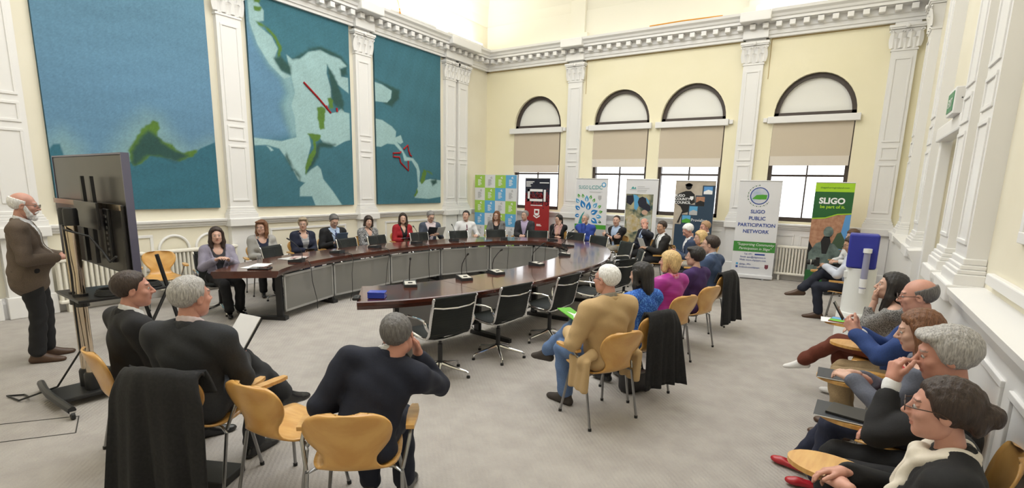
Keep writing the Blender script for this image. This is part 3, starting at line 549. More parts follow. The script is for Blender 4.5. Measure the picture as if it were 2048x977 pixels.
def make_wood_chair(arms):
    root = empty('wooden_chair'); np_mesh('seat_shell', SHV, SHQ, M_WOOD, root)
    k_ = MB(); k_.lathe([(.0, .405), (.10, .405), (.105, .425), (0, .43)], 16); k_.build('under_plate', M_RUB, root)
    for sx in (-1, 1):
        k_ = MB(); k_.tube([(sx*.05, .05, .418), (sx*.15, .13, .412), (sx*.185, .165, .39), (sx*.235, .215, .012)], .0105, 8); lg = k_.build('leg', M_GREYTUBE, root, smooth=True)
        k_ = MB(); k_.tube([(sx*.2345, .2145, .022), (sx*.236, .216, 0)], .014, 8); k_.build('foot_cap', M_RUB, lg)
        if arms:
            pts = [(sx*.05, -.05, .418), (sx*.2, -.09, .42), (sx*.245, -.115, .40), (sx*.25, -.2, .012)]
            k_ = MB(); k_.tube([(sx*.275, .1, .610), (sx*.282, .0, .606), (sx*.278, -.06, .56), (sx*.247, -.115, .42)], .0105, 8); k_.build('arm_tube', M_GREYTUBE, root, smooth=True)
            k_ = MB()
            outl = [(-.022, -.12), (.022, -.12), (.030, .0), (.030, .10), (.018, .16), (-.018, .16), (-.030, .10), (-.030, .0)]
            k_.prism([(sx*.282+x*1., .06+y) for x, y in outl], .614, .636); k_.build('armrest', M_WOOD, root, smooth=True)
        else: pts = [(sx*.05, -.05, .418), (sx*.15, -.12, .412), (sx*.185, -.155, .39), (sx*.235, -.235, .012)]
        k_ = MB(); k_.tube(pts, .0105, 8); lg = k_.build('leg', M_GREYTUBE, root, smooth=True)
        e = Vector(pts[-1]); k_ = MB(); k_.tube([e+Vector((0, .001, .01)), e+Vector((0, 0, -.012))], .014, 8); k_.build('foot_cap', M_RUB, lg)
    return root
CH_ARM = make_wood_chair(True); used = set()
def wood_chair(x, y, face, label, arms=True, tablet=None, group='bent plywood chairs'):
    """face: heading in degrees, 0 = +Y, counter-clockwise"""
    src = CH_ARM
    if id(src) not in used: used.add(id(src)); o = src
    else: o = copy_tree(src)
    o.location = (x, y, 0); o.rotation_euler = (0, 0, RAD(face)); tag(o, label, 'chair', group)
    if tablet:
        sx = tablet; k_ = MB(); k_.prism([(sx*.19-.12*sx*cos(a), .34+.17*sin(a)) for a in np.linspace(0, 2*pi, 28, endpoint=False)], .685, .707); k_.build('writing_tablet', M_WOOD, o)
        k_ = MB(); k_.tube([(sx*.282, .12, .63), (sx*.22, .2, .684)], .012, 8); k_.build('tablet_arm', M_GREYTUBE, o)
    return o
def make_office():
    root = empty('office_chair')
    prof = [(.225, .455), (.20, .472), (.12, .468), (0, .452), (-.12, .445), (-.18, .455), (-.215, .49), (-.235, .56), (-.255, .66), (-.285, .77), (-.30, .84), (-.312, .862), (-.325, .858)]
    tt = np.linspace(0, len(prof)-1, 97); Y = np.interp(tt, range(len(prof)), [p[0] for p in prof]); Z = np.interp(tt, range(len(prof)), [p[1] for p in prof])
    for _ in range(3):
        Y[1:-1] = (Y[:-2]+2*Y[1:-1]+Y[2:])/4; Z[1:-1] = (Z[:-2]+2*Z[1:-1]+Z[2:])/4
    dY, dZ = np.gradient(Y), np.gradient(Z); L = np.hypot(dY, dZ); ny, nz = -dZ/L, dY/L; arc = np.cumsum(L)
    def slab(i0, i1, nm):
        th = .008+.004*np.abs(np.sin(arc*pi/.028))
        V = []
        for s in (1, -1):
            for x in (-.235, .235): V.append(np.stack([np.full(i1-i0, x), (Y-s*ny*th)[i0:i1], (Z-s*nz*th)[i0:i1]], 1))
        n = i1-i0; V = np.concatenate(V); I = np.arange(n-1); Q = []
        for a, b_ in ((0, 1), (3, 2), (1, 3), (2, 0)): Q.append(np.stack([I+a*n, I+b_*n, I+1+b_*n, I+1+a*n], 1))
        Q.append(np.array([[0, 2*n, 3*n, n], [n-1, 2*n-1, 4*n-1, 3*n-1]])); np_mesh(nm, V, np.concatenate(Q), M_BLKFAB, root)
    cut = int(np.argmin(np.abs(Z-.50)+(Y > -.15)*9)); slab(0, cut+1, 'seat_sling'); slab(cut, 97, 'back_sling')
    for sx in (-1, 1):
        k_ = MB(); k_.tube([(sx*.242, Y[i], Z[i]-.004) for i in range(2, 96, 3)], .0135, 8); k_.build('side_frame', M_ALU, root, smooth=True)
        k_ = MB(); k_.tube([(sx*.25, -.225, .54), (sx*.275, -.225, .58), (sx*.28, -.20, .632), (sx*.28, -.12, .640), (sx*.28, .09, .632), (sx*.278, .125, .61), (sx*.265, .115, .54), (sx*.25, .085, .47)], .0125, 8); k_.build('armrest', M_ALU, root, smooth=True)
    k_ = MB(); k_.tube([(-.24, -.285, .775), (-.15, -.325, .765), (0, -.34, .76), (.15, -.325, .765), (.24, -.285, .775)], .010, 8); k_.build('back_bar', M_ALU, root, smooth=True)
    k_ = MB(); k_.tube([(-.24, .02, .44), (-.12, .0, .40), (0, -.01, .385), (.12, .0, .40), (.24, .02, .44)], .014, 8); k_.tube([(-.24, -.16, .445), (-.12, -.11, .405), (0, -.09, .39), (.12, -.11, .405), (.24, -.16, .445)], .014, 8); k_.build('seat_yoke', M_ALU, root, smooth=True)
    k_ = MB(); k_.lathe([(.0, .12), (.032, .12), (.032, .15), (.024, .155), (.024, .33), (.016, .335), (.016, .375), (.04, .38), (.04, .395), (0, .4)], 14, c=(0, -.04, 0)); k_.build('column', M_STEEL, root, smooth=True)
    for i in range(5):
        a = 2*pi*i/5+.3; k_ = MB(); k_.tube([(.02*cos(a), -.04+.02*sin(a), .125), (.12*cos(a), -.04+.12*sin(a), .098), (.27*cos(a), -.04+.27*sin(a), .066), (.295*cos(a), -.04+.295*sin(a), .055), (.30*cos(a), -.04+.30*sin(a), .03)], [.022, .017, .013, .012, .012], 8); lg = k_.build('base_leg', M_ALU, root, smooth=True)
        k_ = MB(); k_.lathe([(0, 0), (.018, 0), (.018, .022), (0, .024)], 10, c=(.30*cos(a), -.04+.30*sin(a), 0)); k_.build('glide', M_RUB, lg)
    return root
OFF = make_office(); off_used = []
def office_chair(x, y, face, label):
    o = OFF if not off_used else copy_tree(OFF); off_used.append(1); o.location = (x, y, 0); o.rotation_euler = (0, 0, RAD(face)); return tag(o, label, 'office chair', 'black ribbed office chairs around the horseshoe table')
def heading(v): return math.degrees(math.atan2(-v[0], v[1]))
for (x, y, f, lb) in ((-3.30, 3.78, 74, 'black office chair nearest the tip of the table with the blue box'), (-3.16, 4.60, 80, 'black office chair second from the near table tip, beside the white-haired man'), (-3.00, 5.50, 84, 'black office chair third along the near side of the table'), (-2.93, 6.60, 92, 'black office chair fourth along the near side of the table'), (-2.95, 7.35, 70, 'black office chair half hidden by the white-haired man, at the table bend'), (-3.15, 8.45, 118, 'black office chair turned beside the far bend of the table'), (-3.75, 9.45, 140, 'black office chair at the far right bend in front of the man with folded arms'), (-4.55, 10.15, 165, 'black office chair at the far end in front of the man in the blue sweater'),
        (-7.38, 4.87, -70, 'black office chair in front of the woman with the pendant necklace'), (-7.46, 6.36, -85, 'black office chair in front of the man looking down at his papers'), (-7.50, 7.12, -88, 'black office chair in front of the woman in the patterned dress'), (-7.38, 8.15, -98, 'black office chair in front of the woman in the red jacket'), (-7.08, 9.02, -112, 'black office chair in front of the man in the white shirt'), (-6.72, 9.85, -130, 'black office chair in front of the long-haired woman in grey'), (-6.0, 10.34, -155, 'black office chair in front of the man in the lilac shirt'), (-5.25, 10.5, 172, 'black office chair at the far end of the table, turned towards the room')):
    office_chair(x, y, f, lb)
office_chair(-7.39, 3.787, -105, 'black office chair under the woman at the left end of the table')
# ------------------------------------------------------------------ roll-up banners
M_BW = mat('banner_white_vinyl', (.72, .72, .74), .5); M_SILV = mat('banner_silver', (.6, .6, .6), .35, .7)
def flat(root, pts, lay, mt, nm):
    mb = MB(); n = len(pts); y0, y1 = -.004-.0012*lay, -.002
    mb._add([(p[0], y0, p[1]) for p in pts] + [(p[0], y1, p[1]) for p in pts], [tuple(range(n)), tuple(range(2*n-1, n-1, -1))] + [(i, n+i, n+(i+1) % n, (i+1) % n) for i in range(n)]); return mb.build(nm, mt, root, fixn=True)
def rect(x0, x1, z0, z1): return [(x0, z0), (x1, z0), (x1, z1), (x0, z1)]
def circ(cx, cz, rx, rz=None, n=24): rz = rz or rx; return [(cx+rx*cos(2*pi*k/n), cz+rz*sin(2*pi*k/n)) for k in range(n)]
def wtext(root, s, size, mt, x, z, lay=2, **k): return text_mesh('lettering', s, size, mt, root, Matrix.Translation((x, -.004-.0012*lay, z)) @ Matrix.Rotation(pi/2, 4, 'X'), **k)
def banner(xl, xr, Y, ht, label, rz=0., base=True, mt=M_BW, z0=.09):
    w = xr-xl; root = empty('rollup_banner', ((xl+xr)/2, Y, 0), rz, label, 'banner', 'roll-up banners along the window wall')
    b = MB(); b.span((-w/2, -.002, z0), (w/2, .002, ht)); b.build('banner_panel', mt, root)
    b = MB(); b.tube([(-w/2, 0, ht), (w/2, 0, ht)], .012, 8); b.build('top_rail', M_SILV, root)
    b = MB(); b.tube([(0, .05, .08), (0, .02, ht-.02)], .01, 8); b.build('support_pole', M_SILV, root)
    b = MB(); b.span((-w/2-.01, -.06, .015), (w/2+.01, .06, .1), bev=.02); b.build('base_cassette', M_BW, root)
    for sx in (-1, 1): b = MB(); b.box((sx*w*.28, 0, .0075), (.04, .26, .015)); b.build('foot', M_SILV, root)
    return root, w
def cmat(n, c, r=.5): return mat('print_'+n, c, r)
C_W, C_NAVY, C_RED, C_TEAL, C_GRN, C_BLU, C_LIME, C_DKG, C_INK = cmat('white', (.85, .85, .85)), cmat('navy', (.012, .014, .03)), cmat('red', (.33, .018, .02)), cmat('teal', (.03, .30, .30)), cmat('leaf_green', (.07, .33, .03)), cmat('blue', (.015, .20, .52)), cmat('lime', (.36, .62, .02)), cmat('dark_green', (.014, .11, .025)), cmat('ink_blue', (.02, .06, .30))
C_GREY, C_SKY, C_TERRA, C_BRONZE, C_BEIGE, C_BLACK, C_LBL = cmat('grey', (.45, .45, .46)), cmat('sky', (.10, .30, .62)), mat('print_terracotta', (.35, .16, .09), .5, col2=(.48, .26, .16), scale=14), mat('print_bronze', (.06, .085, .08), .5, col2=(.17, .23, .21), scale=7), mat('print_beige', (.50, .44, .36), .5, col2=(.40, .34, .27), scale=4), cmat('black', (.008, .008, .01)), cmat('light_blue', (.10, .36, .62))
# B1 checkered pop-up wall
root = empty('popup_display', (-8.40, 12.08, 0), label='pop-up display wall of green, blue and white squares', cat='display'); w = 1.42; q = w/4
b = MB(); b.span((-w/2, 0, .02), (w/2, .05, 2.2)); b.build('panel', M_BW, root)
b = MB(); b.box((-.45, .1, .012), (.05, .5, .024)); b.build('foot', M_SILV, root); b = MB(); b.box((.45, .1, .012), (.05, .5, .024)); b.build('foot', M_SILV, root)
PAT = ['GWGB', 'WGBW', 'GBWG', 'BWGB', 'WGWW', 'GWBG']
C_CG, C_CB = cmat('checker_green', (.35, .58, .09)), cmat('checker_blue', (.12, .40, .70))
for r_, row in enumerate(PAT):
    for c_, ch in enumerate(row):
        x0, z1 = -w/2+c_*q, 2.19-r_*q
        if ch != 'W': flat(root, rect(x0, x0+q, z1-q, z1), 0, C_CG if ch == 'G' else C_CB, 'square')
        pm = C_W if ch != 'W' else C_GREY; lg = MB()
        for cx, cz in ((.20, .075), (.235, .09), (.225, .055)): lg._add([(x0+p[0], -.0055, z1-p[1]) for p in circ(cx, cz, .016, n=8)], [tuple(range(8))])
        for i in range(6): lg._add([(p[0], -.0055, p[1]) for p in rect(x0+.11, x0+.11+(.10, .12, .09, .12, .13, .08)[i], z1-.14-.03*i, z1-.125-.03*i)], [(0, 1, 2, 3)])
        lg.build('logo_print', pm, root, fixn=False)
# B2 dark red banner
def bars(root, x0, z0, ws, mt, h=.016, gap=.034, lay=2):
    for i, w_ in enumerate(ws): flat(root, rect(x0, x0+w_, z0-i*gap-h, z0-i*gap), lay, mt, 'print_line')
root, w = banner(-7.57, -6.79, 12.35, 2.12, 'navy and red roll-up banner with a white bracket logo and crest', mt=C_RED)
flat(root, rect(-w/2, w/2, 1.58, 2.11), 0, C_NAVY, 'navy_field'); rs = random.Random(3); dots = MB()
for i in range(380):
    x, z = rs.uniform(-w/2+.02, w/2-.02), 1.58+rs.gauss(0, .09); q_ = rs.uniform(.006, .016); dots.m(0 if z > 1.58 else 1)._add([(p[0], -.0058, p[1]) for p in rect(x-q_, x+q_, z-q_, z+q_)], [(0, 1, 2, 3)])
dots.build('speckle_print', [C_RED, C_NAVY], root, fixn=False)['kind'] = 'stuff'
for rc_ in (rect(-.30, .17, 1.765, 1.83), rect(-.30, .17, 1.50, 1.565), rect(-.30, -.235, 1.50, 1.83), rect(.205, .27, 1.50, 1.82)): flat(root, rc_, 2, C_W, 'bracket_logo')
bars(root, -.36, 2.04, (.26, .21, .14, .16), C_W, .022, .04); flat(root, rect(.07, .36, 1.99, 2.015), 2, C_W, 'white_bar'); bars(root, -.20, 1.40, (.37,), C_W, .02)
flat(root, [(-.08, 1.29), (-.08, 1.16), (-.05, 1.12), (0, 1.105), (.05, 1.12), (.08, 1.16), (.08, 1.29)], 2, C_W, 'crest'); flat(root, rect(-.045, .045, 1.18, 1.25), 3, C_RED, 'crest_centre'); flat(root, [(-.1, 1.13), (0, 1.07), (.1, 1.13), (.1, 1.09), (0, 1.035), (-.1, 1.09)], 2, C_W, 'crest_scroll'); bars(root, 0, .88, (.13, .16), C_W, .02)
# B3 leaf tree banner
root, w = banner(-6.02, -5.14, 12.38, 2.13, 'white roll-up banner with a tree of blue and green leaves')
wtext(root, 'SLIGO', .125, C_TEAL, -.23, 1.87, sx=.8); wtext(root, 'LCDC', .135, C_TEAL, .115, 1.868, sx=1.05); flat(root, circ(.33, 1.98, .062), 1, C_LBL, 'swirl_logo'); flat(root, circ(.33, 1.98, .036), 2, C_W, 'swirl_centre'); flat(root, rect(-.06, .3, 1.80, 1.806), 1, C_GREY, 'thin_rule'); bars(root, -.05, 1.79, (.30,), C_GREY, .01)
flat(root, [(.19, 1.71), (.19, 1.63), (.235, 1.58), (.28, 1.63), (.28, 1.71)], 1, C_GREY, 'crest')
def leaf(cx, cz, L, mt, wd=.36):
    ang = math.atan2(cz-1.20, cx+.10); bx_, bz_ = cx-cos(ang)*L/2, cz-sin(ang)*L/2
    pts = [(t, wd*sin(pi*t**.8)*(1-.25*t)) for t in np.linspace(0, 1, 9)]; pts = pts+[(t, -h) for t, h in pts[-2:0:-1]]
    X = lambda t, h: (max(-w/2, bx_+L*(t*cos(ang)-h*sin(ang))), bz_+L*(t*sin(ang)+h*cos(ang)))
    flat(root, [X(t, h) for t, h in pts], 1, mt, 'leaf_print'); flat(root, [X(t, h) for t, h in [(0, 0), (.3, .10), (.62, .02), (.3, -.08)]], 2, C_W, 'leaf_vein')
for px_, py_, L, mt in ((92, 305, .22, C_BLU), (165, 325, .22, C_BLU), (235, 388, .21, C_BLU), (240, 485, .21, C_BLU), (140, 246, .17, C_LBL), (243, 315, .16, C_LBL), (290, 435, .16, C_LBL), (30, 272, .15, C_LBL), (32, 348, .17, C_BLU), (28, 435, .15, C_BLU), (42, 218, .11, C_GRN), (92, 218, .11, C_GRN), (185, 230, .11, C_GRN), (225, 262, .11, C_GRN), (293, 328, .11, C_GRN), (310, 383, .11, C_GRN), (303, 492, .10, C_DKG)): leaf((px_-192)/418, 2.13-(py_-35)/418, L, mt)
flat(root, [(-.34, .97), (-.30, 1.12), (-.24, 1.22), (-.17, 1.30), (-.21, 1.18), (-.21, 1.06), (-.18, .97)], 1, C_TEAL, 'figure_print'); flat(root, circ(-.15, 1.17, .05), 1, C_TEAL, 'figure_head')
flat(root, rect(-w/2, w/2, .85, .96), 1, C_GRN, 'green_band'); flat(root, rect(-w/2, w/2, .65, .85), 1, C_BEIGE, 'photo_strip'); flat(root, rect(.17, .42, .68, .84), 2, C_GREY, 'boat_photo'); flat(root, rect(-w/2, w/2, .1, .65), 1, C_GRN, 'green_foot'); wtext(root, 'NG', .11, C_W, .15, .50)
# B4 painting banner
root, w = banner(-4.64, -3.84, 12.33, 2.13, 'white roll-up banner carrying a dark blue and ochre painting')
flat(root, [(-.27, 1.90), (-.22, 1.96), (-.19, 1.91), (-.16, 1.95), (-.14, 1.90)], 1, C_TEAL, 'logo_print'); bars(root, -.30, 1.885, (.17,), C_GREY, .012); bars(root, -.11, 1.96, (.18, .30, .24, .22), C_GREY, .014, .04)
M_PNT = mat('print_painting', (.03, .07, .06), .5, col2=(.45, .40, .24), scale=5, detail=6, lo=.38, hi=.6)
flat(root, rect(-w/2+.02, .30, .35, 1.776), 1, M_PNT, 'painting'); flat(root, [(-.37, 1.74), (-.37, 1.56), (-.25, 1.5), (-.18, 1.6), (-.2, 1.74)], 2, C_NAVY, 'dark_form'); flat(root, [(-.2, 1.76), (-.12, 1.75), (-.04, 1.68), (-.05, 1.5), (-.1, 1.38), (-.16, 1.42), (-.17, 1.6)], 2, C_LBL, 'blue_form'); flat(root, [(.1, 1.72), (.2, 1.62), (.22, 1.52), (.15, 1.6)], 2, C_LBL, 'sleeve_form')
flat(root, [(-.05, 1.68), (.03, 1.72), (.12, 1.68), (.15, 1.56), (.24, 1.5), (.26, 1.40), (.2, 1.36), (.08, 1.42), (-.04, 1.48), (-.08, 1.58)], 3, C_NAVY, 'hair_form'); flat(root, circ(.11, 1.34, .075, .06), 3, cmat('flesh', (.55, .36, .27)), 'face_form'); flat(root, [(-.36, 1.2), (-.2, 1.3), (.0, 1.16), (.02, .9), (-.3, .8)], 2, mat('print_ochre', (.45, .33, .12), .5, col2=(.55, .5, .4), scale=9), 'ochre_form'); flat(root, [(.0, 1.2), (.28, 1.3), (.29, .95), (.05, .9)], 2, mat('print_sage', (.35, .42, .36), .5, col2=(.5, .52, .45), scale=9), 'sage_form')
# B5 county council banner
root, w = banner(-3.42, -2.53, 12.3, 2.11, 'navy and sepia roll-up banner showing a statue silhouette and small photos', mt=C_BEIGE)
flat(root, [(-.4, .1), (.44, .1), (.44, 2.01), (.166, 2.01), (.166, 1.783), (.023, 1.783), (.023, 1.57), (-.12, 1.57), (-.12, 1.337), (-.263, 1.337), (-.263, 1.11), (-.4, 1.11)], 1, cmat('slate_navy', (.022, .05, .09)), 'navy_field')
flat(root, circ(-.145, 1.985, .07, .075), 2, C_BLACK, 'statue_head'); flat(root, circ(-.145, 2.015, .085, .035), 2, C_BLACK, 'statue_cap'); flat(root, [(-.2, 1.88), (-.09, 1.88), (.0, 1.80), (.02, 1.62), (-.1, 1.56), (-.12, 1.40), (-.25, 1.36), (-.31, 1.14), (-.36, 1.14), (-.25, 1.42), (-.30, 1.52), (-.42, 1.60), (-.445, 1.70), (-.40, 1.80), (-.28, 1.85)], 2, C_BLACK, 'statue_body')
for t, zz in (('SLIGO', 1.745), ('COUNTY', 1.665), ('COUNCIL', 1.585)): wtext(root, t, .082, C_W, -.44, zz, 4, align='LEFT', bold=.002)
flat(root, [(-.10, 1.76), (-.10, 1.70), (-.06, 1.665), (-.02, 1.70), (-.02, 1.76)], 4, C_W, 'crest')
for cx, cz, hw, hh, m1, m2 in ((.29, 1.90, .095, .085, C_SKY, C_W), (.135, 1.65, .095, .105, C_TERRA, C_BLACK), (0, 1.435, .09, .10, C_LBL, C_GREY), (-.145, 1.235, .095, .085, C_LBL, C_GRN)):
    flat(root, rect(cx-hw, cx+hw, cz-hh, cz+hh), 3, m1, 'photo'); flat(root, [(cx-hw, cz-hh), (cx+hw, cz-hh), (cx+hw, cz-hh*.1), (cx, cz+hh*.2), (cx-hw, cz-hh*.3)], 4, m2, 'photo_ground')
wtext(root, 'Providing', .095, C_W, .14, 1.19, 3)
# B6 public participation network
root, w = banner(-2.03, -1.2, 12.28, 2.13, 'white roll-up banner for the public participation network with a round globe logo', rz=RAD(8))
flat(root, circ(0, 1.81, .185), 1, C_INK, 'globe_ring'); flat(root, circ(0, 1.81, .165), 2, mat('print_globe', (.35, .45, .62), .5, col2=(.62, .62, .66), scale=5), 'globe_sky'); flat(root, [(-.14, 1.745), (-.06, 1.83), (.06, 1.84), (.15, 1.835), (.14, 1.74), (0, 1.735)], 3, C_GRN, 'globe_hill')
for k in range(26):
    a = RAD(200-k*220/25) if k < 13 else RAD(215+(k-13)*110/12)
    flat(root, circ((.225)*cos(a), 1.81+.225*sin(a), .011, .014, 6), 1, C_GREY if k % 2 else C_DKG, 'ring_mark')
for t, zz, sz in (('SLIGO', 1.44, .105), ('PUBLIC', 1.295, .105), ('PARTICIPATION', 1.15, .105), ('NETWORK', 1.01, .105)): wtext(root, t, sz, C_INK, 0, zz, bold=.002, sx=.98)
flat(root, rect(-w/2, w/2, .60, .82), 1, cmat('banner_green', (.05, .24, .04)), 'green_band'); wtext(root, '"Supporting Community', .075, C_W, .02, .735, shear=.2); wtext(root, 'Participation in Sligo"', .075, C_W, .02, .645, shear=.2)
for t, zz in (('Tel: 071', .53), ('Email: ppn@sligococo.ie', .465), ('Web: www.sligoppn.com', .40)): wtext(root, t, .052, C_INK, .0 if t[0] != 'T' else -.1, zz)
bars(root, .03, .562, (.2,), C_INK, .03)
flat(root, rect(-.33, -.285, .30, .345), 1, C_LBL, 'social_icon'); flat(root, rect(-.33, -.285, .235, .28), 1, C_INK, 'social_icon'); wtext(root, '@sligo_PPN', .045, C_INK, -.26, .305, align='LEFT'); wtext(root, 'facebook.com/sligoppn', .045, C_INK, -.26, .24, align='LEFT')
flat(root, [(.25, .33), (.25, .26), (.285, .23), (.32, .26), (.32, .33)], 1, cmat('maroon', (.16, .03, .05)), 'crest')
# B7 green banner
root, w = banner(-.58, .08, 12.05, 2.11, 'green roll-up banner with a bronze statue before a terracotta building', mt=C_TERRA)
flat(root, rect(-w/2, w/2, 1.93, 2.1), 1, C_LIME, 'lime_strip'); flat(root, [(-w/2, 1.40), (-.1, 1.42), (.1, 1.50), (w/2, 1.52), (w/2, 1.93), (-w/2, 1.93)], 1, C_DKG, 'green_field'); flat(root, [(-w/2, 1.385), (-.1, 1.405), (.1, 1.485), (w/2, 1.505), (w/2, 1.525), (.1, 1.505), (-.1, 1.425), (-w/2, 1.405)], 2, C_LIME, 'lime_curve')
wtext(root, 'thegatheringireland.com', .05, C_DKG, 0, 1.995); wtext(root, 'SLIGO', .16, C_W, -.02, 1.70, bold=.006); wtext(root, 'be part of it.', .085, C_LIME, 0, 1.61, bold=.002)
flat(root, [(.16, .8), (w/2, .8), (w/2, 1.50), (.24, 1.48)], 1, C_SKY, 'sky_photo'); flat(root, [(.05, .85), (.14, 1.12), (.2, 1.15), (.28, 1.0), (.3, .8)], 2, cmat('tree', (.05, .09, .05)), 'tree_photo')
flat(root, [(-w/2, .95), (-w/2, .3), (-.1, .3), (-.2, .7)], 2, C_BLACK, 'dark_photo'); flat(root, [(-.3, .35), (-.31, .7), (-.2, .9), (-.06, .97), (.12, .9), (.28, .72), (.3, .35)], 3, C_BRONZE, 'statue_coat'); flat(root, [(-.12, .95), (-.08, 1.05), (.02, 1.05), (.05, .95), (0, .7), (-.08, .7)], 4, C_BLACK, 'statue_chest'); flat(root, circ(-.01, 1.14, .085, .11), 4, C_BRONZE, 'statue_head'); flat(root, rect(-w/2, w/2, .1, .35), 3, C_DKG, 'green_foot')
# ------------------------------------------------------------------ table microphones
M_MICTOP = mat('mic_top_grey', (.50, .48, .43), .4); M_MICB = mat('mic_base_black', (.02, .022, .026), .4)
mic = empty('desk_microphone'); b = MB()
b._add([(-.075, -.10, 0), (.075, -.10, 0), (.075, .10, 0), (-.075, .10, 0), (-.072, -.097, .030), (.072, -.097, .030), (.072, .097, .052), (-.072, .097, .052)], [(3, 2, 1, 0), (4, 5, 6, 7), (0, 1, 5, 4), (1, 2, 6, 5), (2, 3, 7, 6), (3, 0, 4, 7)]); b.build('base', M_MICB, mic)
b = MB(); b._add([(-.062, -.085, .0335), (.062, -.085, .0335), (.062, .055, .049), (-.062, .055, .049)], [(0, 1, 2, 3)]); b.v += [(x, y, z-.004) for x, y, z in b.v]; b.f += [(7, 6, 5, 4)]; b.mi += [0]; b.build('top_plate', M_MICTOP, mic)
b = MB(); b.box((0, -.03, .045), (.05, .02, .006)); b.build('button', M_MICB, mic)
b = MB(); b.tube([(0, .08, .05), (0, .085, .12), (0, .06, .19), (0, -.02, .27), (0, -.08, .315)], .0055, 8); g = b.build('gooseneck', M_STEEL, mic, smooth=True)
b = MB(); b.tube([(0, -.075, .311), (0, -.09, .322), (0, -.115, .335), (0, -.125, .34)], [.008, .012, .012, .006], 10); b.build('mic_head', M_RUB, g, smooth=True)
MICS = [(-4.1, 4.22, 'near the blue box'), (-3.88, 4.94, 'second along the near arm from the blue box'), (-3.82, 5.55, 'third along the near arm from the blue box'), (-3.78, 6.55, 'fourth along the near arm of the table'), (-3.98, 7.85, 'on the near arm just before the far bend'), (-4.55, 9.1, 'at the far right bend of the table'), (-6.62, 4.5, 'on the left arm beside the magazines'), (-6.98, 5.5, 'on the left arm in front of the woman in navy'), (-7.08, 6.4, 'on the left arm in front of the patterned dress'), (-7.0, 7.4, 'on the left arm in front of the red jacket'), (-6.8, 8.3, 'on the left arm in front of the man reading'), (-6.25, 9.35, 'on the far left bend before the long-haired woman'), (-5.3, 9.85, 'at the head of the table')]
for i, (x, y, lb) in enumerate(MICS):
    o = mic if i == 0 else copy_tree(mic); n = Vector((x-TCX, (y-TCY)*.45, 0)); hd = math.atan2(-(-n.x), -n.y) if False else math.atan2(n.x, -n.y)
    o.location = (x, y, .746); o.rotation_euler = (0, 0, hd); tag(o, 'desk microphone ' + lb, 'microphone', 'gooseneck microphones on the horseshoe table')
    # cable from the base over the inner edge to the floor
    u = -n.normalized(); t = Vector((-u.y, u.x, 0)); p = Vector((x, y, .752))+u*.118; rs = random.Random(i); e = rs.uniform(-.35, .35)
    s = MB(); q = 0
    ring = min(range(len(path)), key=lambda k: (path[k][0]-x)**2+(path[k][1]-y)**2); inn = Vector((path[ring][0]-path[ring][2]*(WTOP+.02), path[ring][1]-path[ring][3]*(WTOP+.02), .75))
    s.tube([p, (p+inn)/2+Vector((0, 0, .005))+t*.03, inn+Vector((0, 0, .004)), inn+u*.03+Vector((0, 0, -.06)), inn+u*.02+t*e*.3+Vector((0, 0, -.3)), inn+u*.05+t*e*.7+Vector((0, 0, -.6)), inn+u*.03+t*e+Vector((0, 0, -.742))], .005, 6)
    tag(s.build('microphone_cable', M_RUB, smooth=True), 'black cable of the microphone ' + lb, 'cable', 'microphone cables')
# ------------------------------------------------------------------ things on the table
b = MB(); o = empty('storage_box', (-3.92, 3.56, .746), RAD(35), 'small shiny blue plastic box on the near table tip', 'box'); b.box((0, 0, .03), (.17, .12, .055), bev=.004); b.build('box_body', mat('blue_plastic', (.03, .06, .42), .25), o); b = MB(); b.box((0, 0, .06), (.174, .124, .012), bev=.003); b.build('lid', MATS['blue_plastic'], o); b = MB(); b.box((.089, 0, .045), (.006, .03, .02)); b.build('clasp', M_CHR, o)
o = empty('remote_unit', (-4.02, 3.38, .746), RAD(-50), 'small black remote unit beside the blue box', 'remote'); b = MB(); b.box((0, 0, .016), (.15, .065, .032), bev=.012); b.build('case', M_RUB, o); b = MB(); b.box((.03, 0, .033), (.03, .03, .003)); b.build('button_pad', M_STEEL, o)
o = empty('tablet_computer', (-6.42, 3.82, .746), RAD(40), 'black tablet lying at the left end of the table', 'tablet'); b = MB(); b.box((0, 0, .008), (.26, .19, .014), bev=.004); b.build('case', M_STEEL, o); b = MB(); b.box((0, 0, .0156), (.23, .16, .002)); b.build('screen', mat('dark_screen', (.01, .012, .02), .1), o)
M_PAPER = mat('paper', (.78, .78, .78), .8)
for i, (x, y, a) in enumerate(((-6.62, 3.86, 20), (-6.68, 3.98, 35))):
    b = MB(); b.box((0, 0, .0015+.003*i), (.21, .297, .003)); o = b.build('paper_sheet', M_PAPER, loc=(x, y, .746)); o.rotation_euler = (0, 0, RAD(a)); tag(o, ('white sheet of paper under another beside the tablet', 'white sheet of paper on top, by the drinking glass')[i], 'paper', 'papers at the left end of the table')
def gl():
    m = bpy.data.materials.new('drinking_glass'); m.use_nodes = True; p = m.node_tree.nodes['Principled BSDF']; p.inputs['Transmission Weight'].default_value = .95; p.inputs['Roughness'].default_value = .05; p.inputs['IOR'].default_value = 1.3; return m
b = MB(); b.lathe([(0, .0), (.028, 0), (.036, .11), (.033, .11), (.026, .008), (0, .008)], 20); tag(b.build('drinking_glass', gl(), smooth=True, loc=(-6.86, 4.08, .746)), 'clear drinking glass beside the papers on the left arm', 'glass')
for i, (x, y, a, c) in enumerate(((-6.95, 4.62, 10, (.5, .5, .5)), (-6.9, 4.74, 40, (.35, .12, .1)))):
    b = MB(); b.box((0, 0, .004+.008*i), (.21, .28, .008)); o = b.build('magazine', mat('magazine_%d' % i, c, .4, col2=(.7, .7, .68), scale=14), loc=(x, y, .746)); o.rotation_euler = (0, 0, RAD(a)); tag(o, ('grey magazine under the red one by the microphone', 'red and white magazine on top by the microphone')[i], 'magazine', 'magazines on the left arm')
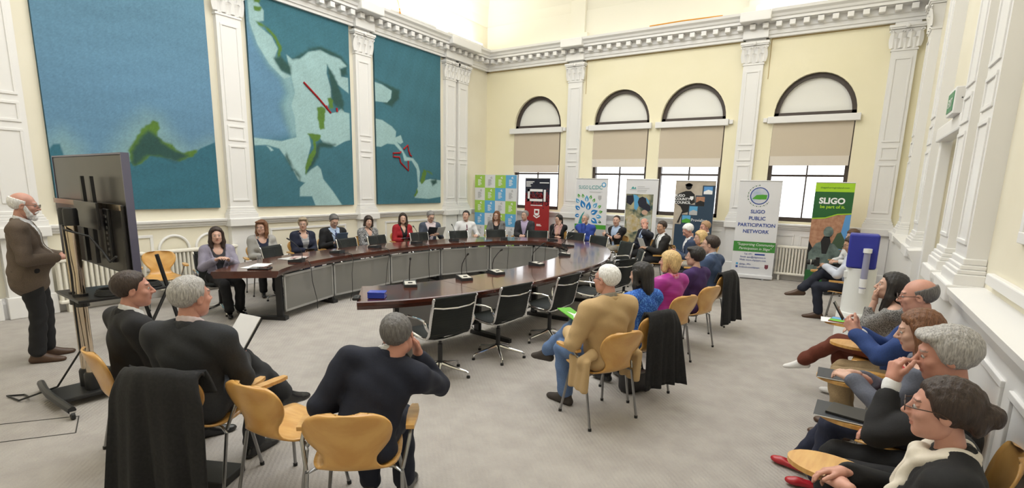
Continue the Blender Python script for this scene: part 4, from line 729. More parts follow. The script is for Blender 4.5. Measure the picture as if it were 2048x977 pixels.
# ------------------------------------------------------------------ display screen on a wheeled stand
M_TVB = mat('display_back_black', (.014, .013, .013), .28, col2=(.022, .02, .02), scale=3); M_TVS = mat('display_bezel', (.16, .16, .24), .3, .6)
tv = empty('display_stand', (-5.38, 1.58, 0), RAD(-3.5), 'large flat display on a wheeled chrome stand, seen from behind', 'display')
b = MB(); b.box((.02, .22, 1.60), (1.86, .045, .955), bev=.012); scn = b.build('screen_panel', M_TVB, tv, smooth=False); scn.location = (-.34, .03, 0)
b = MB()
for (c, d) in (((.02, .22, 2.08), (1.88, .055, .014)), ((.02, .22, 1.12), (1.88, .055, .014)), ((.955, .22, 1.60), (.014, .055, .97)), ((-.915, .22, 1.60), (.014, .055, .97))): b.box(c, d)
b.build('bezel', M_TVS, scn)
b = MB(); b.box((.02, .185, 1.40), (1.8, .04, .56), bev=.015); b.build('rear_housing', M_TVB, scn)
b = MB(); b.box((.02, .16, 1.66), (1.8, .012, .045)); b.build('chrome_strip', mat('bronze_chrome', (.35, .28, .2), .25, 1.), scn)
b = MB(); b.box((.62, .155, 1.42), (.11, .03, .44), bev=.008); b.build('socket_panel', M_STEEL, scn)
for i in range(8): b = MB(); b.box((.63, .138, 1.58-.045*i), (.03, .006, .022)); b.build('socket', M_CHR if i in (0, 6) else M_GREYTUBE, scn)
for x in (-.12, .12):
    b = MB(); b.prism([(x-.035, 1.62), (x+.035, 1.62), (x+.012, 1.90), (x-.012, 1.90)], -.14, -.165, M=Matrix.Rotation(pi/2, 4, 'X')); b.build('upper_bracket', M_STEEL, tv)
    b = MB(); b.box((x, .13, 1.36), (.05, .03, .36), bev=.004); b.build('lower_bracket', M_STEEL, tv)
b = MB(); b.box((.02, .12, 1.58), (.58, .02, .22), bev=.004); b.build('mount_plate', M_TVB, tv); b = MB(); b.box((.8, .195, 1.63), (.09, .004, .035)); b.build('rating_label', M_PAPER, scn); b = MB(); b.box((-.05, .16, 1.20), (.06, .004, .09)); b.build('white_label', M_PAPER, scn)
for x in (-.07, .07):
    b = MB(); b.tube([(x, 0, .12), (x, 0, 1.60)], .035, 14); b.build('chrome_pipe', mat('pipe_chrome', (.60, .50, .38), .12, 1.), tv, smooth=True)
    b = MB(); b.lathe([(0, 0), (.05, 0), (.05, .12), (.043, .14), (0, .14)], 16, c=(x, 0, 1.50)); b.build('pipe_cap', M_STEEL, tv, smooth=True); b = MB(); b.lathe([(0, 0), (.055, 0), (.055, .15), (.045, .17), (0, .17)], 16, c=(x, 0, .07)); b.build('pipe_socket', M_STEEL, tv, smooth=True)
    b = MB(); b.lathe([(0, 0), (.05, 0), (.05, .11), (0, .11)], 14, c=(x, 0, .82)); b.build('shelf_clamp', M_STEEL, tv)
b = MB(); b.box((0, .12, .90), (.62, .40, .025), bev=.006); b.build('shelf', M_STEEL, tv)
b = MB(); b.box((0, .0, .07), (.36, .5, .035), bev=.01); b.build('base_plate', M_STEEL, tv)
for sy in (-1, 1):
    b = MB(); b.tube([(-.45, sy*.27-.03*sy, .075), (-.2, sy*.27, .095), (0, sy*.28, .10), (.2, sy*.27, .095), (.45, sy*.27-.03*sy, .075)], .03, 8); b.build('foot_bar', M_STEEL, tv, smooth=True)
    for sx in (-1, 1):
        c = (sx*.45, sy*.24, .032); b = MB(); b.lathe([(0, -.012), (.032, -.012), (.032, .012), (0, .012)], 14, c=c, M=Matrix.Rotation(pi/2, 3, 'X')); b.build('castor', M_RUB, tv); b = MB(); b.box((c[0], c[1], .062), (.03, .04, .02)); b.build('castor_fork', M_CHR, tv)
b = MB(); b.tube([(-.05, -.03, 1.5), (.1, -.06, 1.47), (.25, .06, 1.42), (.3, .12, 1.3), (.42, .13, 1.22), (.58, .13, 1.28)], .009, 6); b.tube([(.02, -.045, 1.5), (.09, -.05, 1.1), (.06, -.05, .8), (.1, -.06, .45), (-.1, -.2, .12), (-.3, -.42, .012), (-.5, -.46, .012), (-.42, -.36, .012), (-.28, -.36, .03)], .008, 6); b.build('power_cables', M_RUB, tv, smooth=True)
b = MB()
for k in range(4): b.tube([(.18+(.11-.008*k)*cos(a), .16+(.09-.006*k)*sin(a), .92+.012*k) for a in np.linspace(0, 2*pi, 20, endpoint=False)], .009, 6, closed=True)
b.build('cable_coil', M_RUB, tv, smooth=True)
# AV trolley behind the display
tr = empty('equipment_trolley', (-6.95, 2.7, 0), RAD(12), 'slim black equipment trolley with coiled cables behind the display', 'trolley')
for sx in (-1, 1):
    b = MB(); b.tube([(sx*.26, .2, .03), (sx*.26, -.02, 1.02)], .022, 8); b.build('side_rail', M_STEEL, tr); b = MB(); b.tube([(sx*.26, -.28, .03), (sx*.26, .08, .62)], .018, 8); b.build('rear_strut', M_STEEL, tr)
b = MB(); b.box((0, .0, .62), (.56, .46, .03), bev=.006); b.build('shelf', M_STEEL, tr); b = MB(); b.box((0, -.03, .03), (.56, .5, .03), bev=.006); b.build('bottom_shelf', M_STEEL, tr); b = MB()
for k in range(4): b.tube([(.1+(.13-.01*k)*cos(a), -.02+(.10-.008*k)*sin(a), .645+.014*k) for a in np.linspace(0, 2*pi, 20, endpoint=False)], .009, 6, closed=True)
b.build('cable_coil', M_RUB, tr, smooth=True)
# ------------------------------------------------------------------ water cooler
wc = empty('water_cooler', (.24, 7.75, 0), 0, 'white water cooler with a blue square bottle cover and cup tube', 'water cooler'); M_WP = mat('cooler_white_plastic', (.78, .79, .77), .35)
b = MB(); b.lathe([(0, 0), (.205, 0), (.205, .40), (.198, .42), (.17, .425), (.165, .95), (.172, .99), (0, 1.0)], 28); b.build('body', M_WP, wc, smooth=True)
b = MB(); b.box((-.015, 0, 1.205), (.31, .31, .42), bev=.02); b.build('bottle_cover', mat('cover_blue_nylon', (.022, .03, .30), .5, bump=.15, scale=8), wc)
b = MB(); b.tube([(.03, -.215, .76), (.03, -.215, 1.20)], .036, 14); b.build('cup_tube', mat('cup_tube_plastic', (.30, .30, .42), .15), wc, smooth=True); b = MB(); b.tube([(.03, -.215, 1.20), (.03, -.215, 1.25)], .046, 14); b.box((.03, -.18, 1.22), (.05, .1, .05)); b.build('tube_cap', M_WP, wc, smooth=True); b = MB(); b.lathe([(.03, 0), (.038, .1), (.04, .18), (0, .18)], 14, c=(.03, -.215, .70)); b.build('paper_cup', M_PAPER, wc, smooth=True)
b = MB(); b.box((-.15, -.06, .9), (.06, .05, .09), bev=.01); b.build('tap', M_WP, wc)
# ------------------------------------------------------------------ figures: smooth distance-field bodies and garments
V3 = lambda *a: np.array(a, np.float32)
class Grid:
    def __init__(s, lo, hi, res):
        s.lo = np.array(lo, np.float32); s.res = res; s.n = np.maximum(np.ceil((np.array(hi)-s.lo)/res).astype(int)+1, 4)
        s.ax = [s.lo[i]+res*np.arange(s.n[i], dtype=np.float32) for i in range(3)]; s.D = np.full(tuple(s.n), 1., np.float32)
    def sl(s, lo, hi, m):
        r = []
        for i in range(3):
            a = int(np.floor((lo[i]-m-s.lo[i])/s.res)); b = int(np.ceil((hi[i]+m-s.lo[i])/s.res))+1
            a = max(0, a); b = min(int(s.n[i]), b)
            if b <= a: return None
            r.append(slice(a, b))
        return tuple(r)
    def pts(s, sl): return s.ax[0][sl[0]][:, None, None], s.ax[1][sl[1]][None, :, None], s.ax[2][sl[2]][None, None, :]
    def put(s, f, lo, hi, k, op='u', m=None):
        sl = s.sl(lo, hi, m if m is not None else max(.05, k*1.5+2*s.res))
        if sl is None: return
        d = f(*s.pts(sl)).astype(np.float32); D = s.D[sl]
        if op == 'u':
            if k > 0: h = np.clip(.5+.5*(D-d)/k, 0, 1); s.D[sl] = D*(1-h)+d*h-k*h*(1-h)
            else: s.D[sl] = np.minimum(D, d)
        elif op == 's':
            if k > 0: h = np.clip(.5-.5*(D+d)/k, 0, 1); s.D[sl] = D*(1-h)-d*h+k*h*(1-h)
            else: s.D[sl] = np.maximum(D, -d)
    def cone(s, a, b, r1, r2, k=.03, op='u'):
        a, b = np.array(a, np.float32), np.array(b, np.float32); ba = b-a; L = float(ba@ba)+1e-9; R = max(r1, r2)
        def f(x, y, z):
            px, py, pz = x-a[0], y-a[1], z-a[2]; h = np.clip((px*ba[0]+py*ba[1]+pz*ba[2])/L, 0, 1)
            return np.sqrt((px-ba[0]*h)**2+(py-ba[1]*h)**2+(pz-ba[2]*h)**2)-(r1+(r2-r1)*h)
        s.put(f, np.minimum(a, b)-R, np.maximum(a, b)+R, k, op); return s
    def ell(s, c, r, Rm=None, k=.03, op='u'):
        c = np.array(c, np.float32); r = np.array(r, np.float32); R = float(r.max())
        ext = r if Rm is None else np.full(3, R)
        def f(x, y, z):
            px, py, pz = x-c[0], y-c[1], z-c[2]
            if Rm is not None: px, py, pz = [Rm[0, i]*px+Rm[1, i]*py+Rm[2, i]*pz for i in range(3)]
            a, b_, c_ = px/r[0], py/r[1], pz/r[2]; k0 = np.sqrt(a*a+b_*b_+c_*c_); k1 = np.sqrt((a/r[0])**2+(b_/r[1])**2+(c_/r[2])**2)+1e-6
            return k0*(k0-1)/k1
        s.put(f, c-ext, c+ext, k, op); return s
    def box(s, c, h, r, k=.0):
        c = np.array(c, np.float32)
        def f(x, y, z):
            a, b, d = np.abs(x-c[0])-h[0], np.abs(y-c[1])-h[1], np.abs(z-c[2])-h[2]
            return np.sqrt(np.maximum(a, 0)**2+np.maximum(b, 0)**2+np.maximum(d, 0)**2)+np.minimum(np.maximum(a, np.maximum(b, d)), 0)-r
        s.put(f, c-np.array(h)-r, c+np.array(h)+r, k); return s
    def mesh(s, D=None):
        D = s.D if D is None else D
        D = D.copy(); D[0] = D[-1] = 1; D[:, 0] = D[:, -1] = 1; D[:, :, 0] = D[:, :, -1] = 1
        S = D < 0; n = D.shape
        c = S[:-1, :-1, :-1].astype(np.int8)
        tot = sum(S[i:n[0]-1+i, j:n[1]-1+j, k:n[2]-1+k].astype(np.int8) for i in (0, 1) for j in (0, 1) for k in (0, 1))
        I = np.argwhere((tot > 0) & (tot < 8))
        if not len(I): return np.zeros((0, 3)), np.zeros((0, 4), int)
        off = [(i, j, k) for i in (0, 1) for j in (0, 1) for k in (0, 1)]
        val = np.stack([D[I[:, 0]+o[0], I[:, 1]+o[1], I[:, 2]+o[2]] for o in off], 1)
        acc = np.zeros((len(I), 3), np.float32); cnt = np.zeros(len(I), np.float32)
        for a in range(8):
            for b in range(a+1, 8):
                if sum(abs(off[a][q]-off[b][q]) for q in range(3)) != 1: continue
                va, vb = val[:, a], val[:, b]; m = (va < 0) != (vb < 0); t = np.where(m, va/(va-vb+1e-12), 0)
                for q in range(3): acc[:, q] += m*(off[a][q]+t*(off[b][q]-off[a][q]))
                cnt += m
        Vv = s.lo+(I+acc/cnt[:, None])*s.res
        idx = np.full(tuple(x-1 for x in n), -1, np.int32); idx[I[:, 0], I[:, 1], I[:, 2]] = np.arange(len(I)); Q = []
        for ax in range(3):
            o = [0, 0, 0]; o[ax] = 1; u, v = [(1, 2), (2, 0), (0, 1)][ax]
            A = S[tuple(slice(0, n[q]-o[q]) for q in range(3))]; B = S[tuple(slice(o[q], n[q]) for q in range(3))]
            E = np.argwhere(A != B); E = E[(E[:, u] > 0) & (E[:, v] > 0) & (E[:, u] < n[u]-1) & (E[:, v] < n[v]-1)]
            if not len(E): continue
            def cell(du, dv):
                q = E.copy(); q[:, u] -= du; q[:, v] -= dv; return idx[q[:, 0], q[:, 1], q[:, 2]]
            q = np.stack([cell(1, 1), cell(0, 1), cell(0, 0), cell(1, 0)], 1); flip = ~A[E[:, 0], E[:, 1], E[:, 2]]; q[flip] = q[flip][:, ::-1]; Q.append(q)
        Q = np.concatenate(Q); return Vv, Q[(Q >= 0).all(1)]
def rotm(yaw, pitch, roll):
    """head rotation: yaw left positive, pitch up positive, roll to its left shoulder positive (degrees)"""
    y, p, r = RAD(yaw), RAD(pitch), RAD(roll)
    return np.array((Matrix.Rotation(y, 3, 'Z') @ Matrix.Rotation(p, 3, 'X') @ Matrix.Rotation(-r, 3, 'Y')), np.float32)
def ik(a, t, l1, l2, pole):
    a, t = np.array(a, float), np.array(t, float); d = t-a; L = np.linalg.norm(d); L2 = min(L, (l1+l2)*.995); u = d/(L+1e-9); t = a+u*L2
    x = (l1*l1-l2*l2+L2*L2)/(2*L2); h = math.sqrt(max(l1*l1-x*x, 1e-6)); p = np.array(pole, float); p = p-u*(p@u); p /= np.linalg.norm(p)+1e-9
    return a+u*x+p*h, t
SKIN = {}
def skin_mat(c, key):
    if key not in SKIN:
        m = mat('skin_'+key, c, .5, col2=tuple(v*.88 for v in c), scale=18, detail=3); m.node_tree.nodes['Principled BSDF'].inputs['Subsurface Weight'].default_value = .0; SKIN[key] = m
    return SKIN[key]
TONES = dict(fair=(.62, .38, .29), pink=(.60, .31, .235), ruddy=(.56, .27, .20), tan=(.50, .29, .19))
M_EYEW, M_IRIS = mat('eye_white', (.50, .47, .45), .3), mat('eye_iris', (.04, .05, .06), .1)
def cloth(key, c, c2=None, scale=120, bump=.08, rough=.85, **k):
    lite = sum(c) > .9
    return mat('cloth_'+key, c, rough, col2=c2 if c2 else tuple(v*(.95 if lite else .82) for v in c), scale=scale, bump=bump*(.4 if lite else 1), bscale=None, **k)
HAIRC = dict(black=(.010, .008, .007), darkbrown=(.022, .012, .008), brown=(.07, .035, .018), auburn=(.11, .045, .018), blonde=(.42, .29, .13), ash=(.24, .19, .13), grey=(.26, .25, .24), darkgrey=(.085, .08, .078), white=(.62, .60, .58), salt=(.16, .15, .145), ginger=(.28, .17, .09))
def hair_mat(key):
    c = HAIRC[key]; return mat('hair_'+key, c, .5, col2=tuple(min(1, v*1.9+.005) for v in c), scale=55, stretch=(3, 3, .5), bump=.5, detail=5)
HAND_F = [(-.030, .072), (-.010, .080), (.011, .076), (.030, .060)]
def hand(w, d, nrm, side, curl, res, s=1., spread=.0, thumb=.5, straight=None):
    """w wrist, d pointing direction, nrm palm normal (palm faces nrm), side=+1 right hand / -1 left. Five separate fingers."""
    d = np.array(d, float); d /= np.linalg.norm(d); nrm = np.array(nrm, float); nrm = nrm-d*(nrm@d); nrm /= np.linalg.norm(nrm)+1e-9
    x = np.cross(d, nrm)*side        # towards the thumb
    # thumb side vector: for right hand palm down, pointing forward the thumb is to the left
    x = -np.cross(nrm, d)*side if False else x
    P = lambda a, b, c: np.array(w)+(x*a+d*b+nrm*c)*s
    pts = [P(0, 0, 0), P(.05, .2, .09), P(-.05, .2, -.05), P(.06, .0, .1), P(0, .1, .12)]
    lo = np.min(pts, 0)-.07; hi = np.max(pts, 0)+.07; g = Grid(lo, hi, res)
    g.cone(P(0, -.03, 0), P(0, .02, 0), .026*s, .027*s, .01)
    for q, (fx, L) in enumerate(HAND_F): g.cone(P(-fx*.55, .018, 0), P(-fx, .085-.004*abs(q-1.2), .0), .019*s, .0125*s, .012)
    g.cone(P(.018, .02, .006), P(.030, .05, .01), .02*s, .015*s, .012)
    for q, (fx, L) in enumerate(HAND_F):
        cu = curl*(1+.12*q) if straight is None or q not in straight else .12
        p = P(-fx, .085-.004*abs(q-1.2), 0); a = cu*.7; r = .0098*s*(1 if q < 3 else .88); sx = -fx*spread*6
        for k, fr in enumerate((.45, .31, .27)):
            dr = d*cos(a)+nrm*sin(a)+x*sx*.25; dr /= np.linalg.norm(dr); q2 = p+dr*L*fr*s; g.cone(p, q2, r, r*.9, .004); p = q2; r *= .9; a += cu*.75
    p = P(.028, .035, .008); a = .75
    for k, (L, r) in enumerate(((.036, .0135), (.032, .0112), (.024, .0098))):
        dr = x*cos(a)*.85+d*sin(a)*.9+nrm*(.35*thumb+.25*k*thumb); dr /= np.linalg.norm(dr); q2 = p+dr*L*s; g.cone(p, q2, r*s, r*.9*s, .005); p = q2; a += .35
    return g.mesh()
class Pile:
    def __init__(s): s.V = []; s.Q = []; s.M = []; s.n = 0
    def add(s, VQ, m=0):
        V_, Q_ = VQ
        if len(V_): s.V.append(np.asarray(V_, np.float32)); s.Q.append(np.asarray(Q_)+s.n); s.M.append(m if isinstance(m, np.ndarray) else np.full(len(Q_), m)); s.n += len(V_)
    def build(s, name, mats, parent): return np_mesh(name, np.concatenate(s.V), np.concatenate(s.Q), mats, parent, midx=np.concatenate(s.M)) if s.V else None
def head_mesh(R, c, s, res, female, N, age=0, stub=0.):
    g = Grid(V3(-.12, -.15, -.2)*s, V3(.12, .15, .16)*s, res); S_ = lambda *a: np.array(a)*s
    f = .94 if female else 1.
    g.ell(S_(0, -.018, .035), S_(.076*f, .096, .086), k=.0)
    g.ell(S_(0, .028, -.03), S_(.060*f, .064, .088), k=.03*s)
    g.cone(S_(0, .02, -.065), S_(0, .066, -.096), .040*s*f, .020*s, .03*s)
    for sx in (-1, 1):
        g.ell(S_(sx*.032*f, .018, -.062), S_(.030, .045, .036), k=.025*s); g.ell(S_(sx*.040*f, .058, -.020), S_(.022, .022, .02), k=.02*s)
    g.cone(S_(-.034, .078, .030), S_(.034, .078, .030), .011*s*(.8 if female else 1), .011*s*(.8 if female else 1), .018*s)
    for sx in (-1, 1): g.ell(S_(sx*.031, .099, .009), S_(.017, .0155, .010), k=.010*s, op='s')
    for sx in (-1, 1): g.cone(S_(sx*.018, .0800, .0150), S_(sx*.044, .0750, .0148), .0062*s, .0058*s, .004*s); g.cone(S_(sx*.019, .0785, .0005), S_(sx*.043, .0735, .0015), .0048*s, .0045*s, .004*s)
    g.cone(S_(0, .088, .016), S_(0, .113, -.022), .0075*s, .0115*s, .010*s)
    for sx in (-1, 1): g.ell(S_(sx*.011, .101, -.026), S_(.009, .011, .008), k=.006*s)
    g.ell(S_(0, .094, -.038), S_(.010, .008, .008), k=.01*s)
    g.ell(S_(0, .0895, -.0535), S_(.021, .008, .0055), k=.006*s); g.ell(S_(0, .0875, -.0665), S_(.018, .008, .0065), k=.006*s)
    g.ell(S_(0, .102, -.0598), S_(.024, .010, .0022), k=.003*s, op='s')
    for sx in (-1, 1):
        t = RAD(14); Rm = np.array(Matrix.Rotation(-t, 3, 'X')); g.ell(S_(sx*.079*f, -.006, -.004), S_(.009, .019, .032), Rm, k=.008*s); g.ell(S_(sx*.088*f, -.002, -.002), S_(.006, .011, .020), Rm, k=.004*s, op='s')
    V_, Q_ = g.mesh(); C_ = V_[Q_].mean(1)/s; mi = np.zeros(len(Q_), int)
    x, y, z = np.abs(C_[:, 0]), C_[:, 1], C_[:, 2]
    mi[(x < .024) & (y > .083) & (z > -.075) & (z < -.047) & (((z+.0598)/.013)**2+(x/.025)**2 < 1)] = 1
    mi[(x > .013) & (x < .048) & (y > .062) & (np.abs(z-(.0315+.005*(1-((x-.03)/.02)**2))) < (.0040 if not female else .0026))] = 2
    return (V_ @ R.T+c, Q_), mi
def xf(VQ, R, c): return VQ[0] @ R.T+c, VQ[1]
def ball(c, r, n=10):
    mb = MB(); mb.lathe([(max(1e-4, r*sin(pi*k/n)), -r*cos(pi*k/n)) for k in range(n+1)], n*2); V_ = np.array(mb.v); Q = np.array([f for f in mb.f if len(f) == 4]); return V_+np.array(c), Q
def hair_mesh(style, s, res, seed=0):
    """hair in the head frame"""
    long_ = style in ('long', 'bob', 'shoulder', 'ponytail', 'waves'); g = Grid(V3(-.16, -.2, -.36 if long_ else -.16)*s, V3(.16, .15, .17)*s, res); S_ = lambda *a: np.array(a)*s
    th = dict(short=.011, crop=.005, bald=.008, receding=.010, long=.018, bob=.022, shoulder=.02, bun=.011, pixie=.018, ponytail=.011, swept=.02, waves=.024).get(style, .012)
    g.ell(S_(0, -.020, .036), S_(.0765, .0985, .0875), k=0)
    ys = {'short': [(-.2, -.075), (-.10, -.07), (-.05, -.045), (-.022, -.02), (.0, -.02), (.022, .0), (.034, .055), (.07, .080), (.2, .09)],
          'crop': [(-.2, -.07), (-.09, -.065), (-.04, -.035), (-.02, -.005), (.02, .01), (.034, .06), (.065, .088), (.2, .095)],
          'receding': [(-.2, -.075), (-.10, -.07), (-.05, -.045), (-.022, -.02), (.008, -.01), (.018, .07), (.045, .108), (.2, .13)],
          'bald': [(-.2, -.075), (-.10, -.07), (-.05, -.045), (-.022, -.02), (.010, -.01), (.022, .045), (.03, .2), (.2, .2)]}
    hl = ys.get(style, [(-.2, -.085), (-.09, -.085), (-.03, -.06), (-.005, -.05), (.022, -.02), (.040, .045), (.068, .078), (.2, .09)] if not style == 'bob' else [(-.2, -.1), (-.03, -.1), (.02, -.09), (.045, .0), (.065, .048), (.2, .052)])
    hy, hz = np.array([p[0] for p in hl], np.float32)*s, np.array([p[1] for p in hl], np.float32)*s
    X, Y, Z = g.ax[0][:, None, None], g.ax[1][None, :, None], g.ax[2][None, None, :]
    zh = np.interp(g.ax[1], hy, hz).astype(np.float32)[None, :, None]+.004*s*(np.sin(X/s*90+seed)+np.sin(X/s*210+Y/s*150)); cut = (zh-Z)*.75; up = np.clip((Z-zh)/(.035*s), 0, 1); D = np.maximum(g.D-th*s*up*(2-up), cut+0*X)
    if style == 'bald':
        D = np.maximum(D, (Z-(.055-.25*np.maximum(Y+.02, -.1))*s)*.8+0*X)
    g.D = D.astype(np.float32)
    if style in ('swept', 'waves', 'pixie'):
        g.ell(S_(.02, .055, .098), S_(.06, .045, .026), k=.02*s); g.ell(S_(-.03, .04, .10), S_(.05, .05, .026), k=.02*s)
    if style in ('long', 'shoulder', 'waves'):
        zl = -.24 if style == 'long' else -.17
        for sx in (-1, 1): g.cone(S_(sx*.072, .0, .03), S_(sx*.082, -.005, -.09), .030*s, .034*s, .025*s); g.cone(S_(sx*.082, -.005, -.09), S_(sx*.075, .015, zl), .034*s, .024*s, .02*s)
        g.ell(S_(0, -.085, -.06), S_(.085, .045, abs(zl)*.72), k=.03*s)
    if style == 'bob':
        for sx in (-1, 1): g.cone(S_(sx*.076, .0, .03), S_(sx*.085, .005, -.085), .026*s, .030*s, .025*s)
        g.ell(S_(0, -.085, -.03), S_(.088, .045, .085), k=.03*s)
    if style == 'bun': g.ell(S_(0, -.135, .005), S_(.046, .04, .044), k=.012*s); g.ell(S_(0, -.10, -.02), S_(.06, .03, .06), k=.02*s)
    if style == 'ponytail': g.cone(S_(0, -.115, -.01), S_(0, -.13, -.16), .03*s, .018*s, .015*s)
    # keep the face clear
    if style not in ('bald', 'receding', 'crop', 'short'): g.ell(S_(0, .098, -.035), S_(.056, .06, .098), k=.01*s, op='s')
    X, Y, Z = g.ax[0][:, None, None]/s, g.ax[1][None, :, None]/s, g.ax[2][None, None, :]/s
    amp = dict(crop=.0007, bald=.0007, short=.0009, receding=.0008, swept=.0011).get(style, .0013)
    g.D += (amp*s*(np.sin(X*230+Z*18+seed)+np.sin(Y*210+Z*15+X*60+seed*2)+.7*np.sin(X*380-Y*260+Z*20))).astype(np.float32)
    # neck, ears stay visible: nothing else to cut
    return g.mesh()
def foot_mesh(A, u, up, s, res, flat_=False, sole=True):
    u = np.array(u, float)/np.linalg.norm(u); v = np.array(up, float); v = v-u*(v@u); v /= np.linalg.norm(v); w = np.cross(u, v); A = np.array(A, float)
    R = np.stack([w, u, v], 1); g = Grid(V3(-.07, -.1, -.11)*s, V3(.07, .25, .08)*s, res); S_ = lambda *a: np.array(a)*s
    g.cone(S_(0, -.038, -.055), S_(0, .13, -.064), .036*s, .034*s, .02*s); g.ell(S_(0, .155, -.066), S_(.040, .058, .028), k=.02*s)
    if not flat_: g.cone(S_(0, -.012, -.0), S_(0, .085, -.05), .040*s, .034*s, .03*s)
    else: g.cone(S_(0, -.03, -.03), S_(0, -.02, -.04), .036*s, .036*s, .02*s)
    X, Y, Z = g.ax[0][:, None, None], g.ax[1][None, :, None], g.ax[2][None, None, :]
    g.D = np.maximum(g.D, -.089*s-Z+0*X+0*Y).astype(np.float32)
    if flat_:   # open instep of a pump or ballerina
        g.ell(S_(0, .045, -.02), S_(.032, .065, .035), k=.01*s, op='s')
    else: g.D = np.maximum(g.D, Z-.028*s+0*X+0*Y).astype(np.float32)
    return xf(g.mesh(), R, A)
def glasses(root, Hc, R, s, col, thick=.0022):
    m = mat('glasses_'+col, {'black': (.01, .01, .01), 'tortoise': (.05, .025, .015), 'metal': (.15, .13, .1)}[col], .3); b = MB()
    P = lambda *a: Vector(Hc+R @ (np.array(a)*s))
    for sx in (-1, 1):
        b.tube([P(sx*.033+.024*cos(t), .112, .008+.017*sin(t)*(1 if sin(t) > 0 else 1.1)) for t in np.linspace(0, 2*pi, 16, endpoint=False)], thick*s, 6, closed=True)
        b.tube([P(sx*.057, .110, .014), P(sx*.074, .085, .014), P(sx*.083, .01, .012), P(sx*.082, -.02, -.005)], thick*s, 6)
    b.tube([P(-.009, .112, .012), P(0, .115, .014), P(.009, .112, .012)], thick*s, 6); return b.build('glasses', m, root, smooth=True)
def person(label, x, y, face, s=1., fem=False, seat=.45, lean=4., lat=0., head=(0, 0, 0), LW=None, RW=None, Lp=None, Rp=None, Lc=.5, Rc=.5, Ld=None, Rd=None, Le=None, Re=None, legs='flat', LA=None, RA=None, LF=None, RF=None,
           top='jacket', tc=None, inner='shirt', ic=None, tie=None, vb=.20, vw=.10, bottom='trousers', bc=None, shoes=None, flats=False, hair=('short', 'brown'), tone='fair', spec=None, beard=None, belly=0., scarf=None, res=.0168, hres=.0085, group=None, twist=0., neckh=0., bare_arm=False, socks=None, stand=False, fat=1., coat_len=0., headoff=(0, 0, 0), scarf_long=False):
    root = empty('person', (x, y, 0), RAD(face), label, 'person', group or 'people attending the meeting'); O = np.array((0, 0, seat)); sh = (.168 if fem else .188)*fat
    Rt = np.array(Matrix.Rotation(RAD(lat), 3, 'Y') @ Matrix.Rotation(RAD(-lean), 3, 'X') @ Matrix.Rotation(RAD(twist), 3, 'Z'))
    T = lambda *p: O+Rt @ (np.array(p)*s)
    N = T(0, -.012, .575+neckh*.5); Hc = N+np.array((0, .045, .135+neckh*.5))*s+Rt @ np.array((0, 0, 0.))+np.array(headoff)
    R = rotm(*head); sk = skin_mat(TONES[tone], tone)
    SHO = {1: T(sh, -.012, .487), -1: T(-sh, -.012, .487)}
    D_W = {1: (.09, .30, seat+.19), -1: (-.09, .30, seat+.19)}
    W, E, HD = {}, {}, {}
    for sd, wt, el in ((1, RW, Re), (-1, LW, Le)):
        wt = D_W[sd] if wt is None else wt; E[sd], W[sd] = ik(SHO[sd], wt, .285*s, .255*s, el if el is not None else (sd*.55, -.45, -.7))
        hd = (Rd if sd > 0 else Ld); HD[sd] = np.array(hd, float) if hd is not None else (W[sd]-E[sd])
    HIP = {1: np.array((.088*s, .02, seat+.085*s)), -1: np.array((-.088*s, .02, seat+.085*s))}; KN, AN, FD = {}, {}, {}
    base = (.10, .38, .09) if not stand else (.09, .02, .09)
    for sd, an, fd in ((1, RA, RF), (-1, LA, LF)):
        cr = legs == ('crossR' if sd > 0 else 'crossL')
        if an is None: an = (-sd*.17, .60, .36) if cr else (sd*base[0], base[1]*s if not stand else base[1], base[2])
        KN[sd], AN[sd] = ik(HIP[sd], an, .43*s, .41*s, (sd*.05 if not cr else -sd*.1, .5, .9) if not stand else (sd*.05, 1, 0))
        FD[sd] = np.array(fd, float) if fd is not None else (np.array((-sd*.25, .8, -.35)) if cr else np.array((sd*.2, 1, 0.)))
    def seat_cut(g, D, zc):
        if stand: return D
        Yc, Zc = g.ax[1][None, :, None], g.ax[2][None, None, :]
        return np.maximum(D, -np.maximum(Zc-zc, Yc-.25)).astype(np.float32)
    def torso(g, o, low=True):
        w = .93 if fem else 1.
        if stand and low: g.ell(T(0, .01, -.02), np.array((.172*fat, .135, .14))*s+o, Rt, k=.0)
        if low: g.ell(T(0, .0, .075), np.array((.170*fat, .125, .11))*s+o, Rt, k=.05*s if stand else .0)
        g.ell(T(0, .008, .22), np.array((.140*w*fat, .104+belly*.3, .15))*s+o, Rt, k=.05*s)
        if belly: g.ell(T(0, .055, .19), np.array((.13, .10+belly, .13))*s+o, Rt, k=.05*s)
        g.ell(T(0, .004, .395), np.array((.160*w*fat, .112, .165))*s+o, Rt, k=.05*s)
        for sd in (-1, 1):
            g.cone(T(sd*.06, -.02, .525), T(sd*sh*.93, -.014, .492), .054*s+o, .060*s+o, .04*s)
            if fem: g.ell(T(sd*.066, .088, .355), np.array((.062, .052, .060))*s+o, Rt, k=.03*s)
    def arms(g, o, full=True, upper_only=False):
        for sd in (-1, 1):
            g.cone(SHO[sd], E[sd], .056*s*min(fat, 1.1)+o, .044*s+o, .04*s)
            if not upper_only: e = E[sd]+(W[sd]-E[sd])*(1 if full else .93); g.cone(E[sd], e, .043*s+o, (.028*s if full else .034*s)+o, .015*s)
    def legs_(g, o, frac=1., k=.03, r=(.082, .056, .045)):
        for sd in (-1, 1):
            g.cone(HIP[sd], KN[sd], r[0]*s*fat+o, r[1]*s+o, k*s); e = KN[sd]+(AN[sd]-KN[sd])*frac; g.cone(KN[sd], e, r[1]*s+o, (r[1]+(r[2]-r[1])*frac)*s+o, .012*s)
